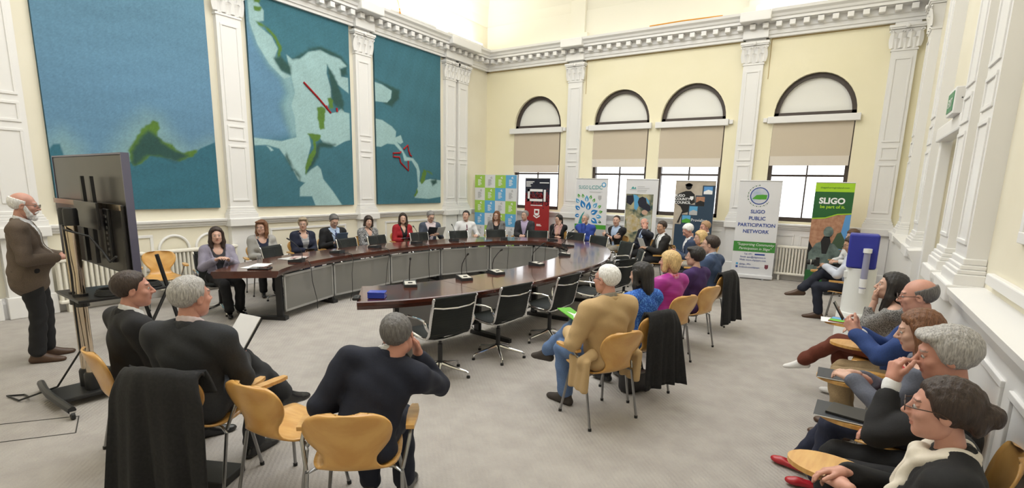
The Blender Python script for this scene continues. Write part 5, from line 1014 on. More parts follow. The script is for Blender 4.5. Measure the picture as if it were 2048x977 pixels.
    J = [N, Hc]+list(W.values())+list(E.values())+list(SHO.values()); ULo = np.min(J+[T(-.2, -.17, -.06-.1*stand), T(.2, .2, 0)], 0)-.11*s; UHi = np.max(J[:1]+J[2:]+[T(-.2, -.17, 0), T(.2, .2, 0)], 0)+.11*s
    JL = list(HIP.values())+list(KN.values())+list(AN.values()); LLo = np.min(JL, 0)-.14*s-(.04 if bottom == 'skirt' else 0); LHi = np.max(JL, 0)+.14*s
    # body: one continuous figure
    gb = Grid(np.minimum(ULo, LLo), np.maximum(np.maximum(UHi, LHi), N+.1), max(res*1.5, .0155)); torso(gb, -.004); arms(gb, -.002); legs_(gb, -.003, r=(.078, .05, .034)); gb.cone(T(0, -.02, .50), Hc+R @ (np.array((0, -.02, -.06))*s), .056*s*(.9 if fem else 1.05), .050*s*(.88 if fem else 1.05), .03*s)
    body = Pile(); body.add(gb.mesh(seat_cut(gb, gb.D, seat+.018))); hm, mi = head_mesh(R, Hc, s, hres, fem, N); body.add(hm, mi)
    for sx in (-1, 1):
        c = Hc+R @ (np.array((sx*.031, .0758, .009))*s); body.add(xf(ball((0, 0, 0), .0125*s, 6), R, c), 3); body.add(xf(ball((0, 0, 0), .0074*s, 5), R, Hc+R @ (np.array((sx*.0305, .0826, .0085))*s)), 4)
    for sd, pn, cu in ((1, Rp, Rc), (-1, Lp, Lc)):
        nn = np.array(pn if pn is not None else (-sd*.5, .1, -1.), float); body.add(hand(W[sd]+HD[sd]/np.linalg.norm(HD[sd])*.005, HD[sd], nn, sd, cu, min(.0066, hres), s*(.93 if fem else 1.02)))
    hc = hair_mat(hair[1]); lip = mat('lip_'+tone, tuple(v*q for v, q in zip(TONES[tone], (.78, .55, .55))) if fem else tuple(v*q for v, q in zip(TONES[tone], (.85, .68, .68))), .45)
    hcc = HAIRC[hair[1]]; brow = mat('brow_%s_%s' % (tone, hair[1]), tuple(.45*a+.55*b_*.55 for a, b_ in zip(hcc, TONES[tone])), .6)
    body.build('body', [sk, lip, brow, M_EYEW, M_IRIS], root)
    # hair, beard, glasses
    if hair[0] != 'none': np_mesh('hair', *xf(hair_mesh(hair[0], s, hres, len(label)), R, Hc), hc, root)
    if beard:
        g = Grid(V3(-.1, -.03, -.17)*s, V3(.1, .14, .03)*s, hres); S_ = lambda *a: np.array(a)*s
        g.cone(S_(0, .03, -.075), S_(0, .075, -.11), .050*s, .030*s, .03*s)
        for sx in (-1, 1): g.cone(S_(sx*.066, .012, -.01), S_(sx*.045, .045, -.075), .016*s, .026*s, .02*s); g.cone(S_(sx*.006, .104, -.043), S_(sx*.03, .088, -.062), .008*s, .009*s, .008*s)
        g.ell(S_(0, .105, -.0585), S_(.02, .014, .006), k=.004*s, op='s'); np_mesh('beard', *xf(g.mesh(), R, Hc), hair_mat(beard), root)
    if spec: glasses(root, Hc, R, s, spec)
    # upper garments
    g = Grid(ULo, UHi, res); torso(g, 0.); DT = g.D.copy(); arms(g, 0., full=False); DA = g.D; SC_ = lambda D: seat_cut(g, D, seat+.008)
    X, Y, Z = [a.astype(np.float32) for a in np.meshgrid(*g.ax, indexing='ij', sparse=True)]
    tx, ty, tz = [((X-O[0])*Rt[0, i]+(Y-O[1])*Rt[1, i]+(Z-O[2])*Rt[2, i])/s for i in range(3)]
    wr = .0022*s*(np.sin(tx*37+tz*21)+np.sin(ty*41-tz*33+1)+np.sin(tz*55+tx*24+ty*12))
    def wedge(zb, vw_, zt=.54, y0=.0): return np.maximum(np.abs(tx)-np.clip((tz-zb)/(zt-zb), 0, 3)*vw_-.002, np.maximum(zb-tz, y0-ty))
    neck_hole = np.sqrt((tx)**2+(ty-.0)**2)-.066+.0*tz
    tm = tc; col_parts = []
    if top in ('jacket', 'coat'):
        D = DA-.017*s-(.006 if top == 'coat' else 0)+wr; V_ = wedge(vb, vw); lap = np.maximum(DT-.026*s, np.maximum(np.abs(V_)-.032, np.maximum(-V_, .02-ty))); lap = np.maximum(lap, np.maximum(vb-.0-tz, tz-.56)); D = np.minimum(D, lap*1.); D = np.maximum(D, -V_*s); D = np.maximum(D, -(np.maximum(neck_hole, .50-tz))*s)
        gm = g.mesh(SC_(D.astype(np.float32))); np_mesh('jacket' if top == 'jacket' else 'coat', *gm, tm, root)
        if top == 'coat':
            for sd in (-1, 1):
                cg = Grid(np.array((sd*.262*fat-.2, -.25, seat-.35)), np.array((sd*.262*fat+.2, .25, seat+.25)), res*1.1); cg.cone((sd*.20, -.06, seat+.15), (sd*.262*fat, -.03, seat+.10), .045, .03, .03); cg.box((sd*.258*fat, .005, seat-.01), (.003, .10, .12), .017, .05)
                cg.D += (.005*np.sin(cg.ax[1][None, :, None]*75+cg.ax[2][None, None, :]*12)+.004*np.sin(cg.ax[1][None, :, None]*33)).astype(np.float32)+0*cg.D; np_mesh('coat_skirt', *cg.mesh(), tm, root)
        c2 = Grid(N-.16*s, N+.16*s, res*.8); pts = [T(sx*.072*cos(a), .004-.068*sin(a), .548+.026*sin(a)) for sx in (1,) for a in np.linspace(-.5, pi+.5, 9)]
        for a, b in zip(pts[:-1], pts[1:]): c2.cone(a, b, .019*s, .019*s, .01*s); c2.cone(a+Rt @ np.array((0, 0, -.02))*s, b+Rt @ np.array((0, 0, -.02))*s, .022*s, .022*s, .01*s)
        np_mesh('lapel_collar', *c2.mesh(), tm, root)
        D = DT-.009*s
        if inner == 'scoop': D = np.maximum(D, .075-np.sqrt(tx**2+((ty-.10)*.8)**2+((tz-.535)*.8)**2)); D = np.maximum(D, (tz-.52))
        elif inner == 'vneck': D = np.maximum(D, -wedge(.38, .06)); D = np.maximum(D, tz-.53)
        np_mesh('shirt' if not fem else 'blouse', *g.mesh(SC_(np.maximum(D, tz-.575).astype(np.float32))), ic, root)
        if inner == 'shirt':
            for sd in (-1, 1):
                u = (W[sd]-E[sd])/np.linalg.norm(W[sd]-E[sd]); cg = Grid(W[sd]-.07, W[sd]+.07, res*.6); cg.cone(W[sd]-u*.03, W[sd]-u*.008, .036*s, .037*s, 0); np_mesh('cuff', *cg.mesh(), ic, root)
    else:
        D = (DA if not bare_arm else None)
        if bare_arm: g2 = Grid(ULo, UHi, res); torso(g2, 0.); arms(g2, 0., upper_only=True); D = g2.D
        D = D-(.013 if top == 'shirt' else .016)*s+wr
        if inner == 'scoop': D = np.maximum(D, .08-np.sqrt(tx**2+((ty-.10)*.8)**2+((tz-.53)*.85)**2)); D = np.maximum(D, tz-.535)
        elif inner == 'vneck': D = np.maximum(D, -wedge(.34, .075)); D = np.maximum(D, -(np.maximum(neck_hole+.004, .5-tz)))
        else: D = np.maximum(D, -(np.maximum(neck_hole+.008, .535-tz)))
        if top == 'cardigan':
            V_ = wedge(.05, .10, .5); D = np.maximum(D, -V_*s)
            np_mesh('blouse' if fem else 'shirt', *g.mesh(SC_(np.maximum(DT-.009*s, (tz-.50 if inner == 'scoop' else tz-.575)).astype(np.float32))), ic, root)
        np_mesh({'shirt': 'shirt', 'sweater': 'sweater', 'dress': 'dress_bodice', 'cardigan': 'cardigan', 'puffer': 'padded_jacket'}.get(top, 'top'), *g.mesh(SC_(D.astype(np.float32))), tm, root)
    if inner == 'shirt' or top == 'shirt':
        cc = ic if ic is not None else tc; c2 = Grid(N-.16*s, N+.16*s, res*.7); pts = [T(.060*cos(a), .008-.058*sin(a), .572+.020*sin(a)-.014*max(0, -sin(a))) for a in np.linspace(-1.35, pi+1.35, 13)]
        for a, b in zip(pts[:-1], pts[1:]): c2.cone(a, b, .014*s, .014*s, .008*s); c2.cone(a+np.array((0, 0, .02))*s, b+np.array((0, 0, .02))*s, .010*s, .010*s, .008*s)
        np_mesh('shirt_collar', *c2.mesh(), cc, root)
    if tie is not None:
        zt, zb_ = .53, (vb-.02 if top == 'jacket' else .12); wd = .016+.022*np.clip((zt-tz)/(zt-zb_), 0, 1); D = np.maximum(DT-.0165*s, np.maximum(np.abs(tx)-wd, np.maximum(.01-ty, np.maximum(zb_-tz, tz-.515)))); tg = g.mesh(D.astype(np.float32)); np_mesh('tie', *tg, tie, root)
        kg = Grid(N-.1*s, N+.1*s, .008); kg.ell(T(0, .078, .515), np.array((.02, .018, .024))*s, Rt, k=0); np_mesh('tie_knot', *kg.mesh(), tie, root)
    if scarf is not None:
        c2 = Grid(N-(.62 if scarf_long else .28)*s, N+(.4 if scarf_long else .22)*s, res*.8); pts = [T(.078*cos(a), .008-.072*sin(a), .555-.03*max(0, -sin(a))+.01*sin(3*a)) for a in np.linspace(-.5*pi, 1.5*pi, 17)]
        for a, b in zip(pts[:-1], pts[1:]): c2.cone(a, b, .030*s, .030*s, .02*s)
        for sx in (-1, 1): c2.cone(T(sx*.03, .085, .52), T(sx*.05, .135, .36), .03*s, .038*s, .02*s)
        if scarf_long:
            for a, b in ((T(-.06, .14, .36), T(-.075, .165, .20)), (T(-.075, .165, .20), np.array((-.07, .27, seat+.20))), (np.array((-.07, .27, seat+.20)), np.array((-.10, .40, seat+.19)))): c2.cone(a, b, .040*s, .044*s, .03*s)
        np_mesh('scarf', *c2.mesh((c2.D+.003*np.sin(c2.ax[0][:, None, None]*110+c2.ax[2][None, None, :]*60)).astype(np.float32)), scarf, root)
    # lower garments
    gl = Grid(LLo, LHi, res*1.15)
    if bottom == 'trousers':
        gl.ell(T(0, .0, .07), np.array((.168*fat, .128, .105))*s+.006, Rt, k=0); legs_(gl, .010, frac=.93, r=(.084, .062, .056)); X, Y, Z = gl.ax[0][:, None, None], gl.ax[1][None, :, None], gl.ax[2][None, None, :]
        D = gl.D+.0025*s*(np.sin(X*45+Z*38)+np.sin(Y*48+X*20)+np.sin(Z*60-Y*35)); np_mesh('trousers', *gl.mesh(seat_cut(gl, D.astype(np.float32), seat+.010)), bc, root)
    elif bottom == 'skirt':
        gl.ell(T(0, .0, .07), np.array((.172, .13, .11))*s+.008, Rt, k=0)
        for sd in (-1, 1): gl.cone(HIP[sd], KN[sd]+(KN[sd]-HIP[sd])*.02, .094*s, .085*s, .09*s)
        m = (KN[1]+KN[-1])/2; gl.cone((HIP[1]+HIP[-1])/2, m, .09*s, .075*s, .08*s); np_mesh('skirt', *gl.mesh(seat_cut(gl, gl.D, seat+.010)), bc, root)
        tg = Grid(LLo, LHi, res)
        if socks is not None: legs_(tg, .004, frac=1., r=(.07, .052, .036)); np_mesh('tights', *tg.mesh(), socks, root)
    for sd in (-1, 1):
        fu = FD[sd]/np.linalg.norm(FD[sd]); up = np.array((0, 0, 1.)) if abs(fu[2]) < .85 else np.array((0, -1., 0)); np_mesh('shoe', *foot_mesh(AN[sd], fu, up, s*(.92 if fem else 1.04), min(res, .009), flats), shoes, root)
    return root, dict(W=W, Hc=Hc, T=T, N=N, R=R)
C = {k: cloth(k, *v) if isinstance(v[0], tuple) else v for k, v in dict(
    lilac=((.27, .25, .32),), charcoal=((.035, .035, .042),), palegrey=((.36, .35, .33),), navy=((.012, .016, .04),), black=((.010, .010, .012),), paleblue=((.40, .50, .68),), tienavy=((.02, .03, .12),), red=((.36, .012, .02),), slate=((.07, .085, .12),), pinkwhite=((.66, .56, .58),), white=((.74, .74, .75),), burgundy=((.13, .02, .05),), midgrey=((.19, .19, .19),), lilacshirt=((.46, .38, .55),), pink=((.55, .32, .30),), royal=((.03, .07, .36),), beige=((.45, .36, .25),), stone=((.32, .29, .24),), darknavy=((.014, .017, .032),), blackbrown=((.016, .014, .013),), tiedark=((.04, .05, .04),), bluesuit=((.035, .055, .11),), orange=((.6, .2, .07),), bluesuit2=((.055, .09, .18),), purple=((.055, .025, .12),), camel=((.52, .36, .18),), jeans=((.12, .20, .38),), paleshirt=((.55, .58, .66),), darkjeans=((.013, .016, .03),), rust=((.13, .028, .012),), bluesuit3=((.022, .055, .20),), khaki=((.30, .21, .11),), bluegrey=((.12, .13, .17),), redtop=((.48, .02, .035),), blackknit=((.009, .009, .010),), cream=((.72, .66, .56),), tights=((.02, .012, .02),), charcoal2=((.024, .026, .031),), navysuit=((.008, .011, .026),), brownjacket=((.13, .095, .07),), silver=((.4, .4, .38),)).items()}
C['tweed'] = cloth('tweed', (.02, .02, .025), (.42, .42, .42), scale=90, lo=.47, hi=.53); C['striped'] = cloth('striped', (.1, .1, .12), (.5, .5, .5), scale=30, stretch=(.1, .1, 3)); C['greytweed'] = cloth('greytweed', (.07, .068, .066), (.34, .33, .32), scale=150, lo=.42, hi=.58)
C['bluedots'] = cloth('bluedots', (.02, .09, .42), (.10, .28, .72), scale=80, lo=.5, hi=.6); C['magenta'] = cloth('magenta', (.34, .02, .24), (.44, .04, .32), scale=6, bump=.6, rough=.45, stretch=(.3, .3, 4)); C['pinkscarf'] = cloth('pinkscarf', (.62, .25, .38), (.55, .08, .10), scale=30, lo=.5, hi=.6)
C['tiedots'] = cloth('tiedots', (.015, .02, .05), (.4, .42, .5), scale=160, lo=.6, hi=.66); C['floral'] = cloth('floral', (.012, .012, .014), (.50, .42, .38), scale=34, lo=.58, hi=.66)
SH = dict(black=mat('shoe_black', (.012, .012, .013), .25), brown=mat('shoe_brown', (.07, .035, .018), .45), suede=mat('shoe_suede', (.045, .036, .030), .8), white=mat('shoe_white', (.72, .71, .70), .6), red=mat('shoe_red', (.42, .02, .03), .25))
PP = {}
# ------------------------------------------------------------------ the people and their chairs (generated table of poses)
PP['p1'] = person('woman in a lilac grey blazer and round necklace at the left end of the table', -7.440, 3.800, -105, s=0.94, fem=True, lean=4, tc=C['lilac'],ic=C['charcoal'],inner='scoop',vb=.06,vw=.10,bc=C['black'],shoes=SH['black'],flats=True,hair=('shoulder','darkbrown'),head=(-8,0,0),RW=(.10,.34,.81),LW=(-.06,.36,.81),RA=(-.02,.38,.09),LA=(-.17,.30,.09),res=.013,hres=.007)
PP['p2'] = person('woman in a pale grey blazer with a long pendant and wavy auburn hair', -8.247, 4.962, -108, s=0.94, fem=True, lean=4, tc=C['palegrey'],ic=C['navy'],inner='scoop',vb=.08,vw=.10,bc=C['black'],shoes=SH['black'],hair=('waves','auburn'),spec='tortoise',head=(-38,0,0),RW=(.03,.26,.66),LW=(-.07,.27,.66))
wood_chair(-8.180, 4.941, -108, 'plywood chair under the woman with the pendant', True, None)
PP['p3'] = person('woman in a navy jacket with short ash hair, hands clasped', -8.384, 5.842, -104, s=0.95, fem=True, lean=4, tc=C['navy'],ic=C['striped'],inner='scoop',vb=.06,vw=.09,bc=C['navy'],shoes=SH['black'],hair=('pixie','ash'),spec='metal',head=(-25,0,0),RW=(.03,.27,.67),LW=(-.03,.29,.66))
wood_chair(-8.316, 5.825, -104, 'plywood chair under the woman in the navy jacket', True, None)
PP['p4'] = person('man in a black suit and blue tie bent over a grey folder', -8.450, 6.540, -100, s=1, fem=False, lean=9, tc=C['black'],ic=C['paleblue'],tie=C['tienavy'],bc=C['black'],shoes=SH['black'],hair=('short','darkgrey'),spec='metal',head=(-5,-32,0),RW=(.12,.30,.74),LW=(-.08,.30,.74),fat=1.06)
wood_chair(-8.381, 6.528, -100, 'plywood chair under the man in the black suit by the left wall', True, None)
PP['p5'] = person('woman in a black and white patterned dress with a dark bob', -8.282, 7.297, -104, s=0.93, fem=True, lean=4, top='dress',tc=C['tweed'],inner='vneck',bottom='skirt',bc=C['tweed'],shoes=SH['black'],hair=('bob','darkbrown'),head=(-14,-2,6),RW=(.03,.28,.66),LW=(-.05,.28,.66))
wood_chair(-8.215, 7.280, -104, 'plywood chair under the woman in the patterned dress', True, None)
PP['p6'] = person('woman in a red jacket over a black top', -8.363, 8.374, -112, s=0.95, fem=True, lean=4, tc=C['red'],ic=C['black'],inner='vneck',vb=.05,vw=.09,bc=C['black'],shoes=SH['black'],hair=('shoulder','darkbrown'),head=(-22,0,0),RW=(.08,.28,.67),LW=(-.05,.28,.66))
wood_chair(-8.298, 8.348, -112, 'plywood chair under the woman in the red jacket', True, None)
PP['p7'] = person('man in a blue grey blazer reading a magazine', -8.200, 9.100, -118, s=1, fem=False, lean=7, tc=C['slate'],ic=C['pinkwhite'],bc=C['navy'],shoes=SH['black'],hair=('short','salt'),spec='black',head=(5,-26,0),RW=(.10,.30,.74),LW=(-.10,.32,.76),vb=.10,vw=.12)
wood_chair(-8.138, 9.067, -118, 'plywood chair under the man reading a magazine', True, None)
PP['p8'] = person('man in a white shirt and burgundy tie', -7.817, 9.983, -126, s=1, fem=False, lean=2, top='shirt',tc=C['white'],ic=C['white'],tie=C['burgundy'],bc=C['navy'],shoes=SH['black'],hair=('short','black'),head=(-30,6,0),RW=(.22,.26,.70),LW=(-.20,.28,.70))
wood_chair(-7.760, 9.942, -126, 'plywood chair under the man in the white shirt', True, None)
PP['p9'] = person('long-haired woman in a grey blazer before the checkered display', -7.700, 11.170, -152, s=0.95, fem=True, lean=4, tc=C['midgrey'],ic=C['black'],inner='scoop',vb=.06,vw=.10,bc=C['black'],shoes=SH['black'],hair=('long','auburn'),spec='black',head=(-12,0,4),RW=(.14,.30,.68),LW=(-.05,.28,.66))
wood_chair(-7.667, 11.108, -152, 'plywood chair under the long-haired woman in grey', True, None)
PP['p10'] = person('man in a charcoal jacket and lilac shirt before the dark red banner', -6.980, 11.420, -160, s=1, fem=False, lean=4, tc=C['charcoal'],ic=C['lilacshirt'],bc=C['charcoal'],shoes=SH['black'],hair=('short','salt'),spec='metal',head=(-25,0,0),RW=(.06,.28,.66),LW=(-.06,.29,.66),vb=.14,vw=.09)
wood_chair(-6.956, 11.354, -160, 'plywood chair under the man in the lilac shirt', True, None)
PP['p11'] = person('woman in a black jacket and pink scarf resting her chin on her hand', -6.030, 11.520, -165, s=0.93, fem=True, lean=8, tc=C['black'],ic=C['pink'],inner='crew',vb=.06,vw=.11,scarf=C['pink'],bc=C['black'],shoes=SH['black'],hair=('ponytail','black'),spec='black',head=(-38,-4,0),LW=(-.03,.15,.98),Lp=(0,-1,.3),Ld=(.15,-.1,1),Lc=.9,RW=(.0,.26,.68))
wood_chair(-6.012, 11.452, -165, 'plywood chair under the woman with the pink scarf', True, None)
PP['p12'] = person('man in a blue sweater with a hand over his mouth', -5.310, 11.550, -172, s=1, fem=False, lean=6, top='sweater',tc=C['royal'],ic=C['paleblue'],inner='shirt',bc=C['beige'],shoes=SH['brown'],hair=('crop','grey'),spec='metal',head=(-14,-6,0),RW=(.02,.17,1.03),Rp=(0,-1,.2),Rd=(-.2,-.05,1),Rc=.7,LW=(.05,.24,.72))
wood_chair(-5.300, 11.481, -172, 'plywood chair under the man in the blue sweater', True, None)
PP['p13'] = person('man in a black cardigan with folded arms', -4.460, 11.440, 160, s=1, fem=False, lean=1, top='cardigan',tc=C['black'],ic=C['paleblue'],inner='shirt',bc=C['stone'],shoes=SH['black'],hair=('crop','darkbrown'),head=(26,0,0),RW=(-.12,.22,.80),LW=(.12,.24,.83),Rd=(-1,.05,.1),Ld=(1,.0,.1),Rp=(0,-1,0),Lp=(0,-1,0))
wood_chair(-4.484, 11.374, 160, 'plywood chair under the man with folded arms', True, None)
PP['p14'] = person('balding man in a dark suit leaning his head on his hand', -3.660, 11.050, 140, s=1, fem=False, lean=4, tc=C['darknavy'],ic=C['paleblue'],tie=C['tienavy'],bc=C['black'],shoes=SH['black'],tone='pink',hair=('bald','grey'),head=(30,-4,-20),lat=-7,LW=(-.17,.13,1.03),Lp=(.8,-.3,.3),Ld=(.1,0,1),Le=(-1,.2,-.5),Lc=.7,RW=(.1,.3,.66),legs='crossR')
wood_chair(-3.705, 10.996, 140, 'plywood chair under the balding man leaning on his hand', True, None)
PP['p15'] = person('man in a dark suit and white shirt holding a red leaflet, legs crossed', -3.016, 10.246, 128, s=1, fem=False, lean=2, tc=C['blackbrown'],ic=C['white'],tie=C['tiedark'],vb=.02,vw=.13,bc=C['black'],shoes=SH['black'],tone='tan',hair=('short','darkbrown'),head=(24,-6,0),RW=(.12,.34,.72),LW=(-.06,.34,.74),legs='crossR',RA=(-.16,.66,.34))
wood_chair(-3.071, 10.203, 128, 'plywood chair under the man with the red leaflet', True, None)
PP['p16'] = person('white-haired man in a blue suit looking down at his phone', -2.338, 9.867, 116, s=1, fem=False, lean=8, tc=C['bluesuit'],ic=C['white'],bc=C['bluesuit'],shoes=SH['black'],tone='pink',hair=('short','white'),head=(10,-34,0),RW=(.08,.30,.76),LW=(-.04,.31,.75))
wood_chair(-2.401, 9.836, 116, 'plywood chair under the white-haired man in blue', True, None)
PP['p17'] = person('man with reddish grey hair in the back row before the council banner', -2.331, 11.019, 110, s=1, fem=False, lean=4, tc=C['charcoal'],ic=C['white'],bc=C['charcoal'],shoes=SH['black'],tone='pink',hair=('short','ginger'),head=(20,-10,0))
wood_chair(-2.396, 10.995, 110, 'plywood chair under the man with reddish grey hair', True, None)
PP['p18'] = person('blonde woman with an orange scarf half hidden in the second row', -1.971, 9.052, 105, s=0.93, fem=True, lean=4, tc=C['stone'],ic=C['white'],inner='crew',scarf=C['orange'],bc=C['black'],shoes=SH['black'],hair=('shoulder','blonde'),head=(15,-12,0))
wood_chair(-2.039, 9.033, 105, 'plywood chair under the blonde woman with the orange scarf', True, None)
PP['p19'] = person('dark-haired man with glasses in a blue jacket at the end of the near row', -1.440, 7.314, 78, s=1.02, fem=False, lean=4, tc=C['bluesuit2'],ic=C['paleblue'],bc=C['charcoal'],shoes=SH['brown'],hair=('short','darkbrown'),spec='black',head=(14,0,0),RW=(.06,.3,.67),LW=(-.06,.3,.67),res=.013,hres=.007)
wood_chair(-1.509, 7.329, 78, 'plywood chair with a dark coat, under the man in the blue jacket', True, None)
PP['p20'] = person('woman with short dark hair and a purple dress', -1.400, 6.280, 70, s=0.94, fem=True, lean=4, top='dress',tc=C['purple'],inner='crew',bottom='skirt',bc=C['purple'],socks=C['black'],shoes=SH['black'],hair=('pixie','black'),spec='metal',head=(16,-2,0),RW=(.04,.28,.66),LW=(-.04,.28,.66),res=.013,hres=.007)
wood_chair(-1.466, 6.304, 70, 'plywood chair under the woman in the purple dress', True, None)
PP['p21'] = person('blonde woman in a magenta padded jacket and pink scarf', -1.494, 5.543, 66, s=0.95, fem=True, lean=4, top='puffer',tc=C['magenta'],inner='crew',scarf=C['pinkscarf'],bc=C['black'],shoes=SH['red'],hair=('bob','blonde'),tone='pink',head=(16,2,0),RW=(.04,.3,.67),LW=(-.04,.28,.67),fat=1.1,res=.013,hres=.007)
wood_chair(-1.558, 5.572, 66, 'plywood chair under the woman in the magenta jacket', True, None)
PP['p22'] = person('woman with long black hair in a blue patterned top, arms crossed', -1.450, 4.520, 62, s=0.94, fem=True, lean=6, top='sweater',tc=C['bluedots'],inner='crew',bc=C['black'],shoes=SH['black'],hair=('long','black'),head=(14,-6,0),RW=(-.08,.25,.74),LW=(.08,.27,.76),Rd=(-1,.1,0),Ld=(1,.1,0),res=.0105,hres=.0055)
wood_chair(-1.512, 4.553, 62, 'plywood chair with a black jacket over it, under the woman in blue', True, None)
PP['p23'] = person('white-haired man in a beige coat and jeans with crossed legs', -1.512, 3.812, 64, s=1.02, fem=False, lean=2, top='coat',tc=C['camel'],ic=C['stone'],bc=C['jeans'],shoes=SH['suede'],tone='pink',hair=('crop','white'),spec='black',head=(12,0,0),RW=(.14,.32,.70),LW=(-.16,.30,.70),legs='crossR',RA=(-.10,.70,.40),RF=(-.1,1,-.12),belly=.03,fat=1.08,res=.0105,hres=.0055)
wood_chair(-1.575, 3.843, 64, 'plywood chair under the white-haired man in the beige coat', True, None)
PP['p24'] = person('photographer in a pale shirt and dark jeans, legs crossed, holding a camera', 0.199, 9.105, 88, s=1, fem=False, lean=5, top='shirt',tc=C['paleshirt'],inner='shirt',ic=C['paleshirt'],bc=C['darkjeans'],shoes=SH['brown'],tone='tan',hair=('short','darkbrown'),spec='black',head=(8,-22,0),RW=(.06,.38,.80),LW=(-.06,.38,.82),Rd=(-.6,.6,.1),Ld=(.6,.6,.1),legs='crossR',RA=(-.12,.66,.42),RF=(-.1,1,-.1),res=.013,hres=.007)
wood_chair(0.129, 9.107, 88, 'tablet chair under the photographer', True, 1)
PP['p25'] = person('woman with a brown fringe in white, behind the water cooler', 0.200, 11.600, 120, s=0.95, fem=True, lean=4, top='shirt',tc=C['white'],inner='crew',bc=C['black'],shoes=SH['black'],hair=('bob','brown'),head=(0,-5,0))
wood_chair(0.139, 11.565, 120, 'plywood chair in the far right corner', True, None)
PP['p26'] = person('woman with long dark hair and rust trousers, chin on her hand', 0.500, 5.420, 84, s=0.95, fem=True, lean=8, top='sweater',tc=C['greytweed'],inner='scoop',bc=C['rust'],shoes=SH['white'],hair=('long','black'),head=(6,4,0),LW=(-.02,.20,.99),Lp=(0,-.9,.3),Ld=(.05,.1,1),Lc=.9,RW=(.1,.3,.68),legs='crossL',LA=(.05,.70,.30),LF=(.1,1,-.25),res=.0105,hres=.0055)
wood_chair(0.430, 5.427, 84, 'tablet chair under the woman in rust trousers', True, 1)
PP['p27'] = person('balding man with glasses in a blue suit holding up a phone', 0.566, 4.634, 84, s=1.03, fem=False, lean=3, tc=C['bluesuit3'],ic=C['white'],bc=C['khaki'],shoes=SH['brown'],tone='pink',hair=('bald','darkgrey'),spec='tortoise',head=(4,-10,0),LW=(-.07,.40,.86),RW=(.05,.38,.84),Ld=(.25,.55,.6),Rd=(-.35,.6,.5),Lp=(.7,-.3,.3),Rp=(-.7,-.3,.3),Lc=.8,Rc=.8,fat=1.1,belly=.03,res=.0105,hres=.0055)
wood_chair(0.496, 4.641, 84, 'tablet chair under the balding man in the blue suit', True, 1)
PP['p28'] = person('woman with straight brown hair in a grey cardigan over a red top', 0.515, 3.660, 84, s=0.96, fem=True, lean=6, top='cardigan',tc=C['bluegrey'],ic=C['redtop'],inner='scoop',bc=C['navy'],shoes=SH['red'],flats=True,hair=('shoulder','auburn'),head=(6,-14,0),LW=(-.10,.36,.80),RW=(.02,.36,.80),Ld=(.4,.7,.15),Rd=(-.4,.7,.1),RA=(.1,.60,.09),LA=(-.08,.46,.09),res=.0095,hres=.005)
wood_chair(0.445, 3.667, 84, 'tablet chair under the woman in the grey cardigan', True, 1)
PP['p29'] = person('grey-haired man in a dark suit with a hand raised to his face', 0.553, 2.975, 84, s=1.03, fem=False, lean=6, tc=C['black'],ic=C['white'],tie=C['tiedots'],vb=.05,vw=.11,bc=C['black'],shoes=SH['black'],tone='ruddy',hair=('swept','grey'),head=(8,-12,4),LW=(-.06,.27,1.02),Lp=(.5,-.8,.1),Ld=(.2,.0,1),Lc=1.0,Le=(-.5,.3,-.9),RW=(.12,.26,.70),fat=1.05,res=.0095,hres=.005)
wood_chair(0.483, 2.983, 84, 'tablet chair under the grey-haired man in the dark suit', True, 1)
PP['p30'] = person('woman with a bun and glasses wearing a black blazer and white scarf', 0.456, 2.305, 83, s=0.97, fem=True, lean=5, tc=C['blackknit'],ic=C['floral'],inner='crew',vb=.0,vw=.12,scarf=C['cream'],bottom='skirt',bc=C['floral'],socks=C['tights'],shoes=SH['black'],tone='pink',hair=('bun','darkbrown'),spec='tortoise',head=(2,-4,0),LW=(.0,.33,.73),RW=(.09,.34,.75),Ld=(.6,.7,-.1),Rd=(-.35,.8,-.1),scarf_long=True,fat=1.12,res=.009,hres=.0045)
wood_chair(0.386, 2.313, 83, 'tablet chair nearest the camera, under the woman with the bun', True, 1)
PP['p32'] = person('dark-haired man in a black suit in profile by the display stand', -3.950, 1.380, -4, s=1, fem=False, lean=4, tc=C['black'],ic=C['white'],bc=C['black'],shoes=SH['black'],tone='ruddy',hair=('short','darkbrown'),head=(-18,0,0),fat=1.08,res=.0105,hres=.0055)
wood_chair(-3.945, 1.450, -4, 'plywood chair under the dark-haired man by the display', True, None)
PP['p33'] = person('grey-haired man in a charcoal suit holding a folder, legs crossed', -3.210, 1.420, 26, s=1.05, fem=False, lean=4, tc=C['charcoal2'],ic=C['pinkwhite'],bc=C['charcoal2'],shoes=SH['black'],tone='ruddy',hair=('short','grey'),head=(-16,0,0),RW=(.10,.34,.74),LW=(-.04,.30,.72),legs='crossL',LA=(.20,.66,.36),LF=(.35,1,-.1),fat=1.1,res=.0105,hres=.0055)
wood_chair(-3.241, 1.483, 26, 'plywood chair with a long black coat over its back', True, None)
PP['p34'] = person('man in a navy suit seen from behind, chin resting on his hand', -2.030, 1.670, 38, s=1, fem=False, lean=26, tc=C['navysuit'],ic=C['white'],bc=C['navysuit'],shoes=SH['black'],tone='ruddy',hair=('short','darkgrey'),lat=16,headoff=(.05,-.02,-.03),head=(-4,-6,12),RW=(.30,.36,.90),Rp=(-.8,-.4,.3),Rd=(-.25,.1,1),Re=(.5,.0,-1),Rc=.8,LW=(-.05,.3,.68),LA=(.0,.36,.09),RA=(.2,.36,.09),fat=1.06,res=.010,hres=.005)
wood_chair(-2.073, 1.725, 38, 'plywood chair under the man in the navy suit, nearest the camera', True, None)
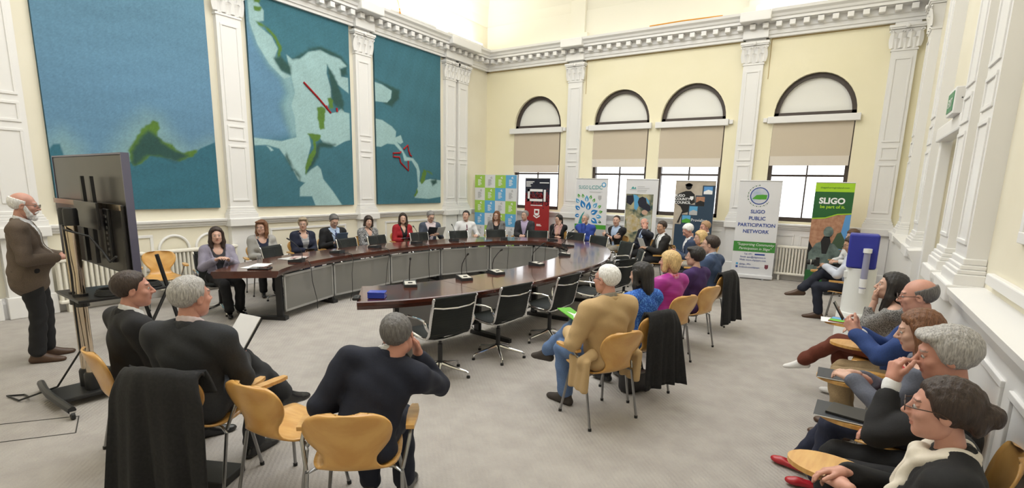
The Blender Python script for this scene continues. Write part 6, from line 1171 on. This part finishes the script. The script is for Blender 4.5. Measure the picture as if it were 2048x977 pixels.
# ------------------------------------------------------------------ presenter, spare chairs, coats and hand-held things
PP['p31'] = person('bearded man in a brown tweed jacket standing beside the display', -6.88, 1.63, -20, s=1.03, seat=.865, stand=True, lean=2, tc=C['brownjacket'], ic=C['white'], tie=C['silver'], vb=.16, vw=.10, bc=C['black'], shoes=SH['brown'], tone='pink', hair=('bald', 'white'), beard='white', spec='metal', head=(-2, -8, 0), RW=(.13, .25, 1.08), LW=(-.10, .27, 1.08), RA=(.10, .0, .09), LA=(-.10, .06, .09), belly=.05, fat=1.12, res=.010, hres=.005)
wood_chair(-2.67, 1.72, 8, 'empty plywood armchair in front, between the grey-haired man and the man in navy')
wood_chair(-8.42, 3.50, -105, 'empty plywood armchair by the radiator at the left wall')
M_COAT = cloth('coat_black', (.012, .012, .013), (.007, .007, .008), scale=60, bump=.2)
def drape(x, y, face, w, z_end, label, m=M_COAT, flare=.05, sleeve=False, seed=0):
    """a coat hung over a chair back: bent sheet with folds"""
    prof = [(-.252, .70), (-.258, .74), (-.268, .79), (-.284, .838), (-.312, .862), (-.350, .84), (-.374, .76), (-.375, .6), (-.385, .4), (-.395, z_end)]
    tt = np.linspace(0, len(prof)-1, 46); Y = np.interp(tt, range(len(prof)), [p[0] for p in prof]); Z = np.interp(tt, range(len(prof)), [p[1] for p in prof])
    for _ in range(2): Y[1:-1] = (Y[:-2]+2*Y[1:-1]+Y[2:])/4; Z[1:-1] = (Z[:-2]+2*Z[1:-1]+Z[2:])/4
    dn = np.clip((.84-Z)/.7, 0, 1)*(np.arange(46) > 22); u = np.linspace(-1, 1, 33); rs = np.random.RandomState(seed); ph = rs.uniform(0, 6, 3)
    f = (np.sin(u*9+ph[0])+.6*np.sin(u*17+ph[1]))[None, :]*(.002+.026*dn[:, None]); wd = w/2*(1-.12*np.clip((Z-.7)/.14, 0, 1))[:, None]+flare*dn[:, None]
    dY, dZ = np.gradient(Y), np.gradient(Z); L = np.hypot(dY, dZ); ny, nz = -dZ/L, dY/L; V = []
    for s_ in (1, -1): o = s_*.009+f; V.append(np.stack([wd*u[None, :]+0*f, Y[:, None]-ny[:, None]*o*(-1)+.05*u[None, :]**2*(1-dn[:, None]), Z[:, None]-nz[:, None]*o*(-1)-.03*u[None, :]**2*(np.arange(46) > 15)[:, None]], -1).reshape(-1, 3))
    V = np.concatenate(V); I = np.arange(46*33).reshape(46, 33); n = 46*33; Q = [np.stack([I[:-1, :-1], I[:-1, 1:], I[1:, 1:], I[1:, :-1]], -1).reshape(-1, 4)]; Q.append(Q[0][:, ::-1]+n)
    bd = np.concatenate([I[0, :-1], I[:-1, -1], I[-1, :0:-1], I[:0:-1, 0]]); b2 = np.roll(bd, -1); Q.append(np.stack([b2, bd, bd+n, b2+n], -1))
    root = empty('draped_coat', (x, y, 0), RAD(face), label, 'coat'); np_mesh('coat_body', V, np.concatenate(Q), m, root)
    if sleeve:
        for sx in (-1, 1): b = MB(); b.tube([(sx*w*.42, -.36, .80), (sx*(w*.5+.03), -.40, .62), (sx*(w*.5+.045), -.42, .40), (sx*(w*.5+.03), -.42, max(.12, z_end+.05))], [.05, .062, .055, .048], 12); b.build('sleeve', m, root, smooth=True)
    return root
def fwd(x, y, face, d): return x-sin(RAD(face))*d, y+cos(RAD(face))*d
def chair_of(key, face):
    o = PP[key][0]; return fwd(o.location.x, o.location.y, face, .07)
drape(*chair_of('p33', 26), 26, .54, .10, 'long black coat hung over the chair of the grey-haired man in charcoal', seed=1)
drape(*chair_of('p22', 62), 62, .36, .2, 'black jacket hung over the chair of the woman in blue', seed=2)
drape(*chair_of('p19', 78), 78, .46, .18, 'dark coat hung over the chair at the end of the near row', seed=3)
def held(key, loc, rot, name, label, cat, parts):
    """top-level thing placed in a person's own frame; parts: (part name, builder, material)"""
    o = PP[key][0]; M = Matrix.Translation(o.location) @ Matrix.Rotation(o.rotation_euler.z, 4, 'Z') @ Matrix.Translation(loc) @ Matrix.Rotation(RAD(rot[2]), 4, 'Z') @ Matrix.Rotation(RAD(rot[1]), 4, 'Y') @ Matrix.Rotation(RAD(rot[0]), 4, 'X')
    e = empty(name, (0, 0, 0), 0, label, cat); e.matrix_world = M
    for nm, fn, m in parts: b = MB(); fn(b); b.build(nm, m, e)
    return e
GR, DK, BLK = cmat('booklet_green', (.12, .45, .03)), cmat('folder_dark', (.03, .035, .045)), M_STEEL
bk = lambda w, h, t: (lambda b: b.box((0, 0, 0), (w, h, t), bev=min(.002, t/3)))
held('p33', (.03, .44, .84), (52, 0, -20), 'document_folder', 'black folder with white sheets held by the grey-haired man in charcoal', 'folder', [('cover', bk(.23, .31, .012), BLK), ('sheets', lambda b: b.box((0, .01, .009), (.21, .31, .006)), M_PAPER)])
e = held('p23', (-.02, .40, .79), (22, 8, 20), 'brochure', 'bright green and white brochure on the lap of the man in the beige coat', 'brochure', [('cover', bk(.21, .29, .008), GR), ('white_flash', lambda b: b.prism([(-.1, -.05), (.0, -.02), (.1, -.09), (.06, .0), (.1, .06), (.02, .03), (-.04, .08), (-.03, .01)], .004, .006), M_PAPER), ('yellow_corner', lambda b: b.box((-.06, -.11, .0045), (.08, .06, .002)), cmat('yellow', (.7, .6, .08)))])
held('p27', (-.01, .53, 1.0), (60, 0, 0), 'mobile_phone', 'black mobile phone held up by the balding man in the blue suit', 'phone', [('case', bk(.075, .15, .009), BLK), ('screen', lambda b: b.box((0, 0, .0052), (.068, .138, .001)), MATS['dark_screen'])])
held('p24', (0, .50, .85), (0, 0, 10), 'camera_body', 'black camera with a zoom lens held by the photographer', 'camera', [('body', bk(.14, .07, .10), BLK), ('lens', lambda b: b.lathe([(0, 0), (.035, 0), (.038, .05), (.042, .13), (.036, .132), (0, .125)], 18, M=Matrix.Rotation(-pi/2, 3, 'X')), M_RUB), ('lens_ring', lambda b: b.lathe([(.0405, .07), (.0425, .07), (.0425, .085), (.0405, .085)], 18, M=Matrix.Rotation(-pi/2, 3, 'X')), M_CHR), ('viewfinder', lambda b: b.box((0, -.01, .065), (.06, .05, .035), bev=.006), BLK)])
held('p26', (.19, .46, .712), (0, 0, 8), 'paper_sheet', 'white sheet of paper hanging over the tablet of the woman in rust trousers', 'paper', [('sheet', bk(.21, .30, .002), M_PAPER)])
held('p26', (.20, .41, .72), (0, 0, -4), 'booklet', 'multicoloured booklet on the tablet of the woman in rust trousers', 'booklet', [('cover', bk(.21, .25, .008), C_RED), ('green_part', lambda b: b.box((-.06, .06, .0045), (.09, .12, .002)), GR), ('blue_part', lambda b: b.box((.04, .07, .0045), (.09, .1, .002)), C_LBL)])
held('p28', (.19, .43, .716), (0, 0, 6), 'notebook', 'dark grey notebook on the tablet of the woman in the grey cardigan', 'notebook', [('cover', bk(.21, .29, .010), DK), ('pages', lambda b: b.box((0, 0, -.001), (.214, .286, .006)), M_PAPER), ('logo', lambda b: b.box((.05, -.08, .0055), (.05, .03, .001)), C_GREY)])
held('p29', (.20, .44, .715), (0, 0, 4), 'notebook', 'large grey notebook under a black one on the tablet by the grey-haired man', 'notebook', [('cover', bk(.24, .31, .008), DK), ('pages', lambda b: b.box((0, 0, -.001), (.244, .306, .005)), M_PAPER)])
held('p29', (.19, .41, .727), (0, 0, -6), 'notebook', 'black leather notebook on top of the large grey one', 'notebook', [('cover', bk(.17, .24, .014), BLK), ('pages', lambda b: b.box((.002, 0, 0), (.172, .232, .009)), M_PAPER)])
held('p15', (.02, .42, .82), (65, 0, 15), 'leaflet', 'red and white leaflet held by the man with crossed legs', 'leaflet', [('sheet', bk(.20, .26, .003), M_PAPER), ('red_panel', lambda b: b.box((.03, -.06, .002), (.12, .11, .002)), C_RED), ('photo', lambda b: b.box((-.03, .06, .002), (.12, .1, .002)), C_DKG)])
held('p7', (-.02, .42, .84), (50, 0, 0), 'magazine', 'open magazine held by the man in the blue grey blazer', 'magazine', [('left_page', lambda b: b.box((-.1, 0, 0), (.2, .27, .004), M=Matrix.Rotation(RAD(8), 3, 'Y')), M_PAPER), ('right_page', lambda b: b.box((.1, 0, 0), (.2, .27, .004), M=Matrix.Rotation(RAD(-8), 3, 'Y')), DK)])
held('p4', (.02, .40, .82), (60, 0, 0), 'document_folder', 'grey blue folder held by the man in the black suit', 'folder', [('cover', bk(.23, .30, .008), cmat('folder_blue', (.10, .14, .22))), ('sheets', lambda b: b.box((0, -.01, .006), (.21, .28, .004)), M_PAPER)])
held('p3', (.0, .40, .70), (10, 0, -10), 'tablet_computer', 'dark tablet on the lap of the woman in the navy jacket', 'tablet', [('case', bk(.18, .25, .010), BLK), ('screen', lambda b: b.box((0, 0, .0055), (.16, .22, .001)), MATS['dark_screen'])])
held('p16', (.02, .40, .84), (50, 0, 0), 'mobile_phone', 'phone in the hands of the white-haired man in blue', 'phone', [('case', bk(.075, .15, .009), BLK), ('screen', lambda b: b.box((0, 0, .0052), (.068, .138, .001)), MATS['dark_screen'])])
held('p6', (.02, .36, .72), (8, 0, 0), 'document_folder', 'dark blue folder on the lap of the woman in red', 'folder', [('cover', bk(.23, .28, .010), cmat('folder_navy', (.03, .04, .09))), ('sheets', lambda b: b.box((.004, 0, 0), (.232, .27, .005)), M_PAPER)])
# bags and a flat case on the floor
def bag(x, y, rz, w, d, h, m, label, strap=True):
    o = empty('handbag', (x, y, 0), RAD(rz), label, 'bag'); b = MB(); b.box((0, 0, h/2), (w, d, h), bev=min(w, d, h)*.28); b.build('bag_body', m, o, smooth=True)
    if strap: b = MB(); b.tube([(-w*.35, 0, h*.85), (-w*.3, .02, h*1.35), (0, .03, h*1.55), (w*.3, .02, h*1.35), (w*.35, 0, h*.85)], .009, 8); b.build('strap', M_RUB, o, smooth=True)
    return o
bag(-1.51, 4.55, 62, .30, .16, .20, mat('bag_black_leather', (.02, .018, .018), .4, bump=.2, scale=40), 'black handbag under the chair of the woman in blue')
bag(-1.55, 5.57, 66, .26, .14, .20, mat('bag_red', (.35, .02, .02), .5), 'red bag under the chair of the woman in magenta')
bag(.13, 9.11, 88, .30, .16, .20, mat('bag_tan', (.32, .12, .03), .5), 'tan leather bag under the photographer')
o = empty('flat_case', (-3.22, 1.50, 0), RAD(26), 'flat black case lying under the chair with the long black coat', 'case'); b = MB(); b.box((0, 0, .03), (.30, .24, .055), bev=.008); b.build('case_body', M_RUB, o); b = MB(); b.box((0, .122, .03), (.10, .012, .02)); b.build('case_handle', M_STEEL, o)
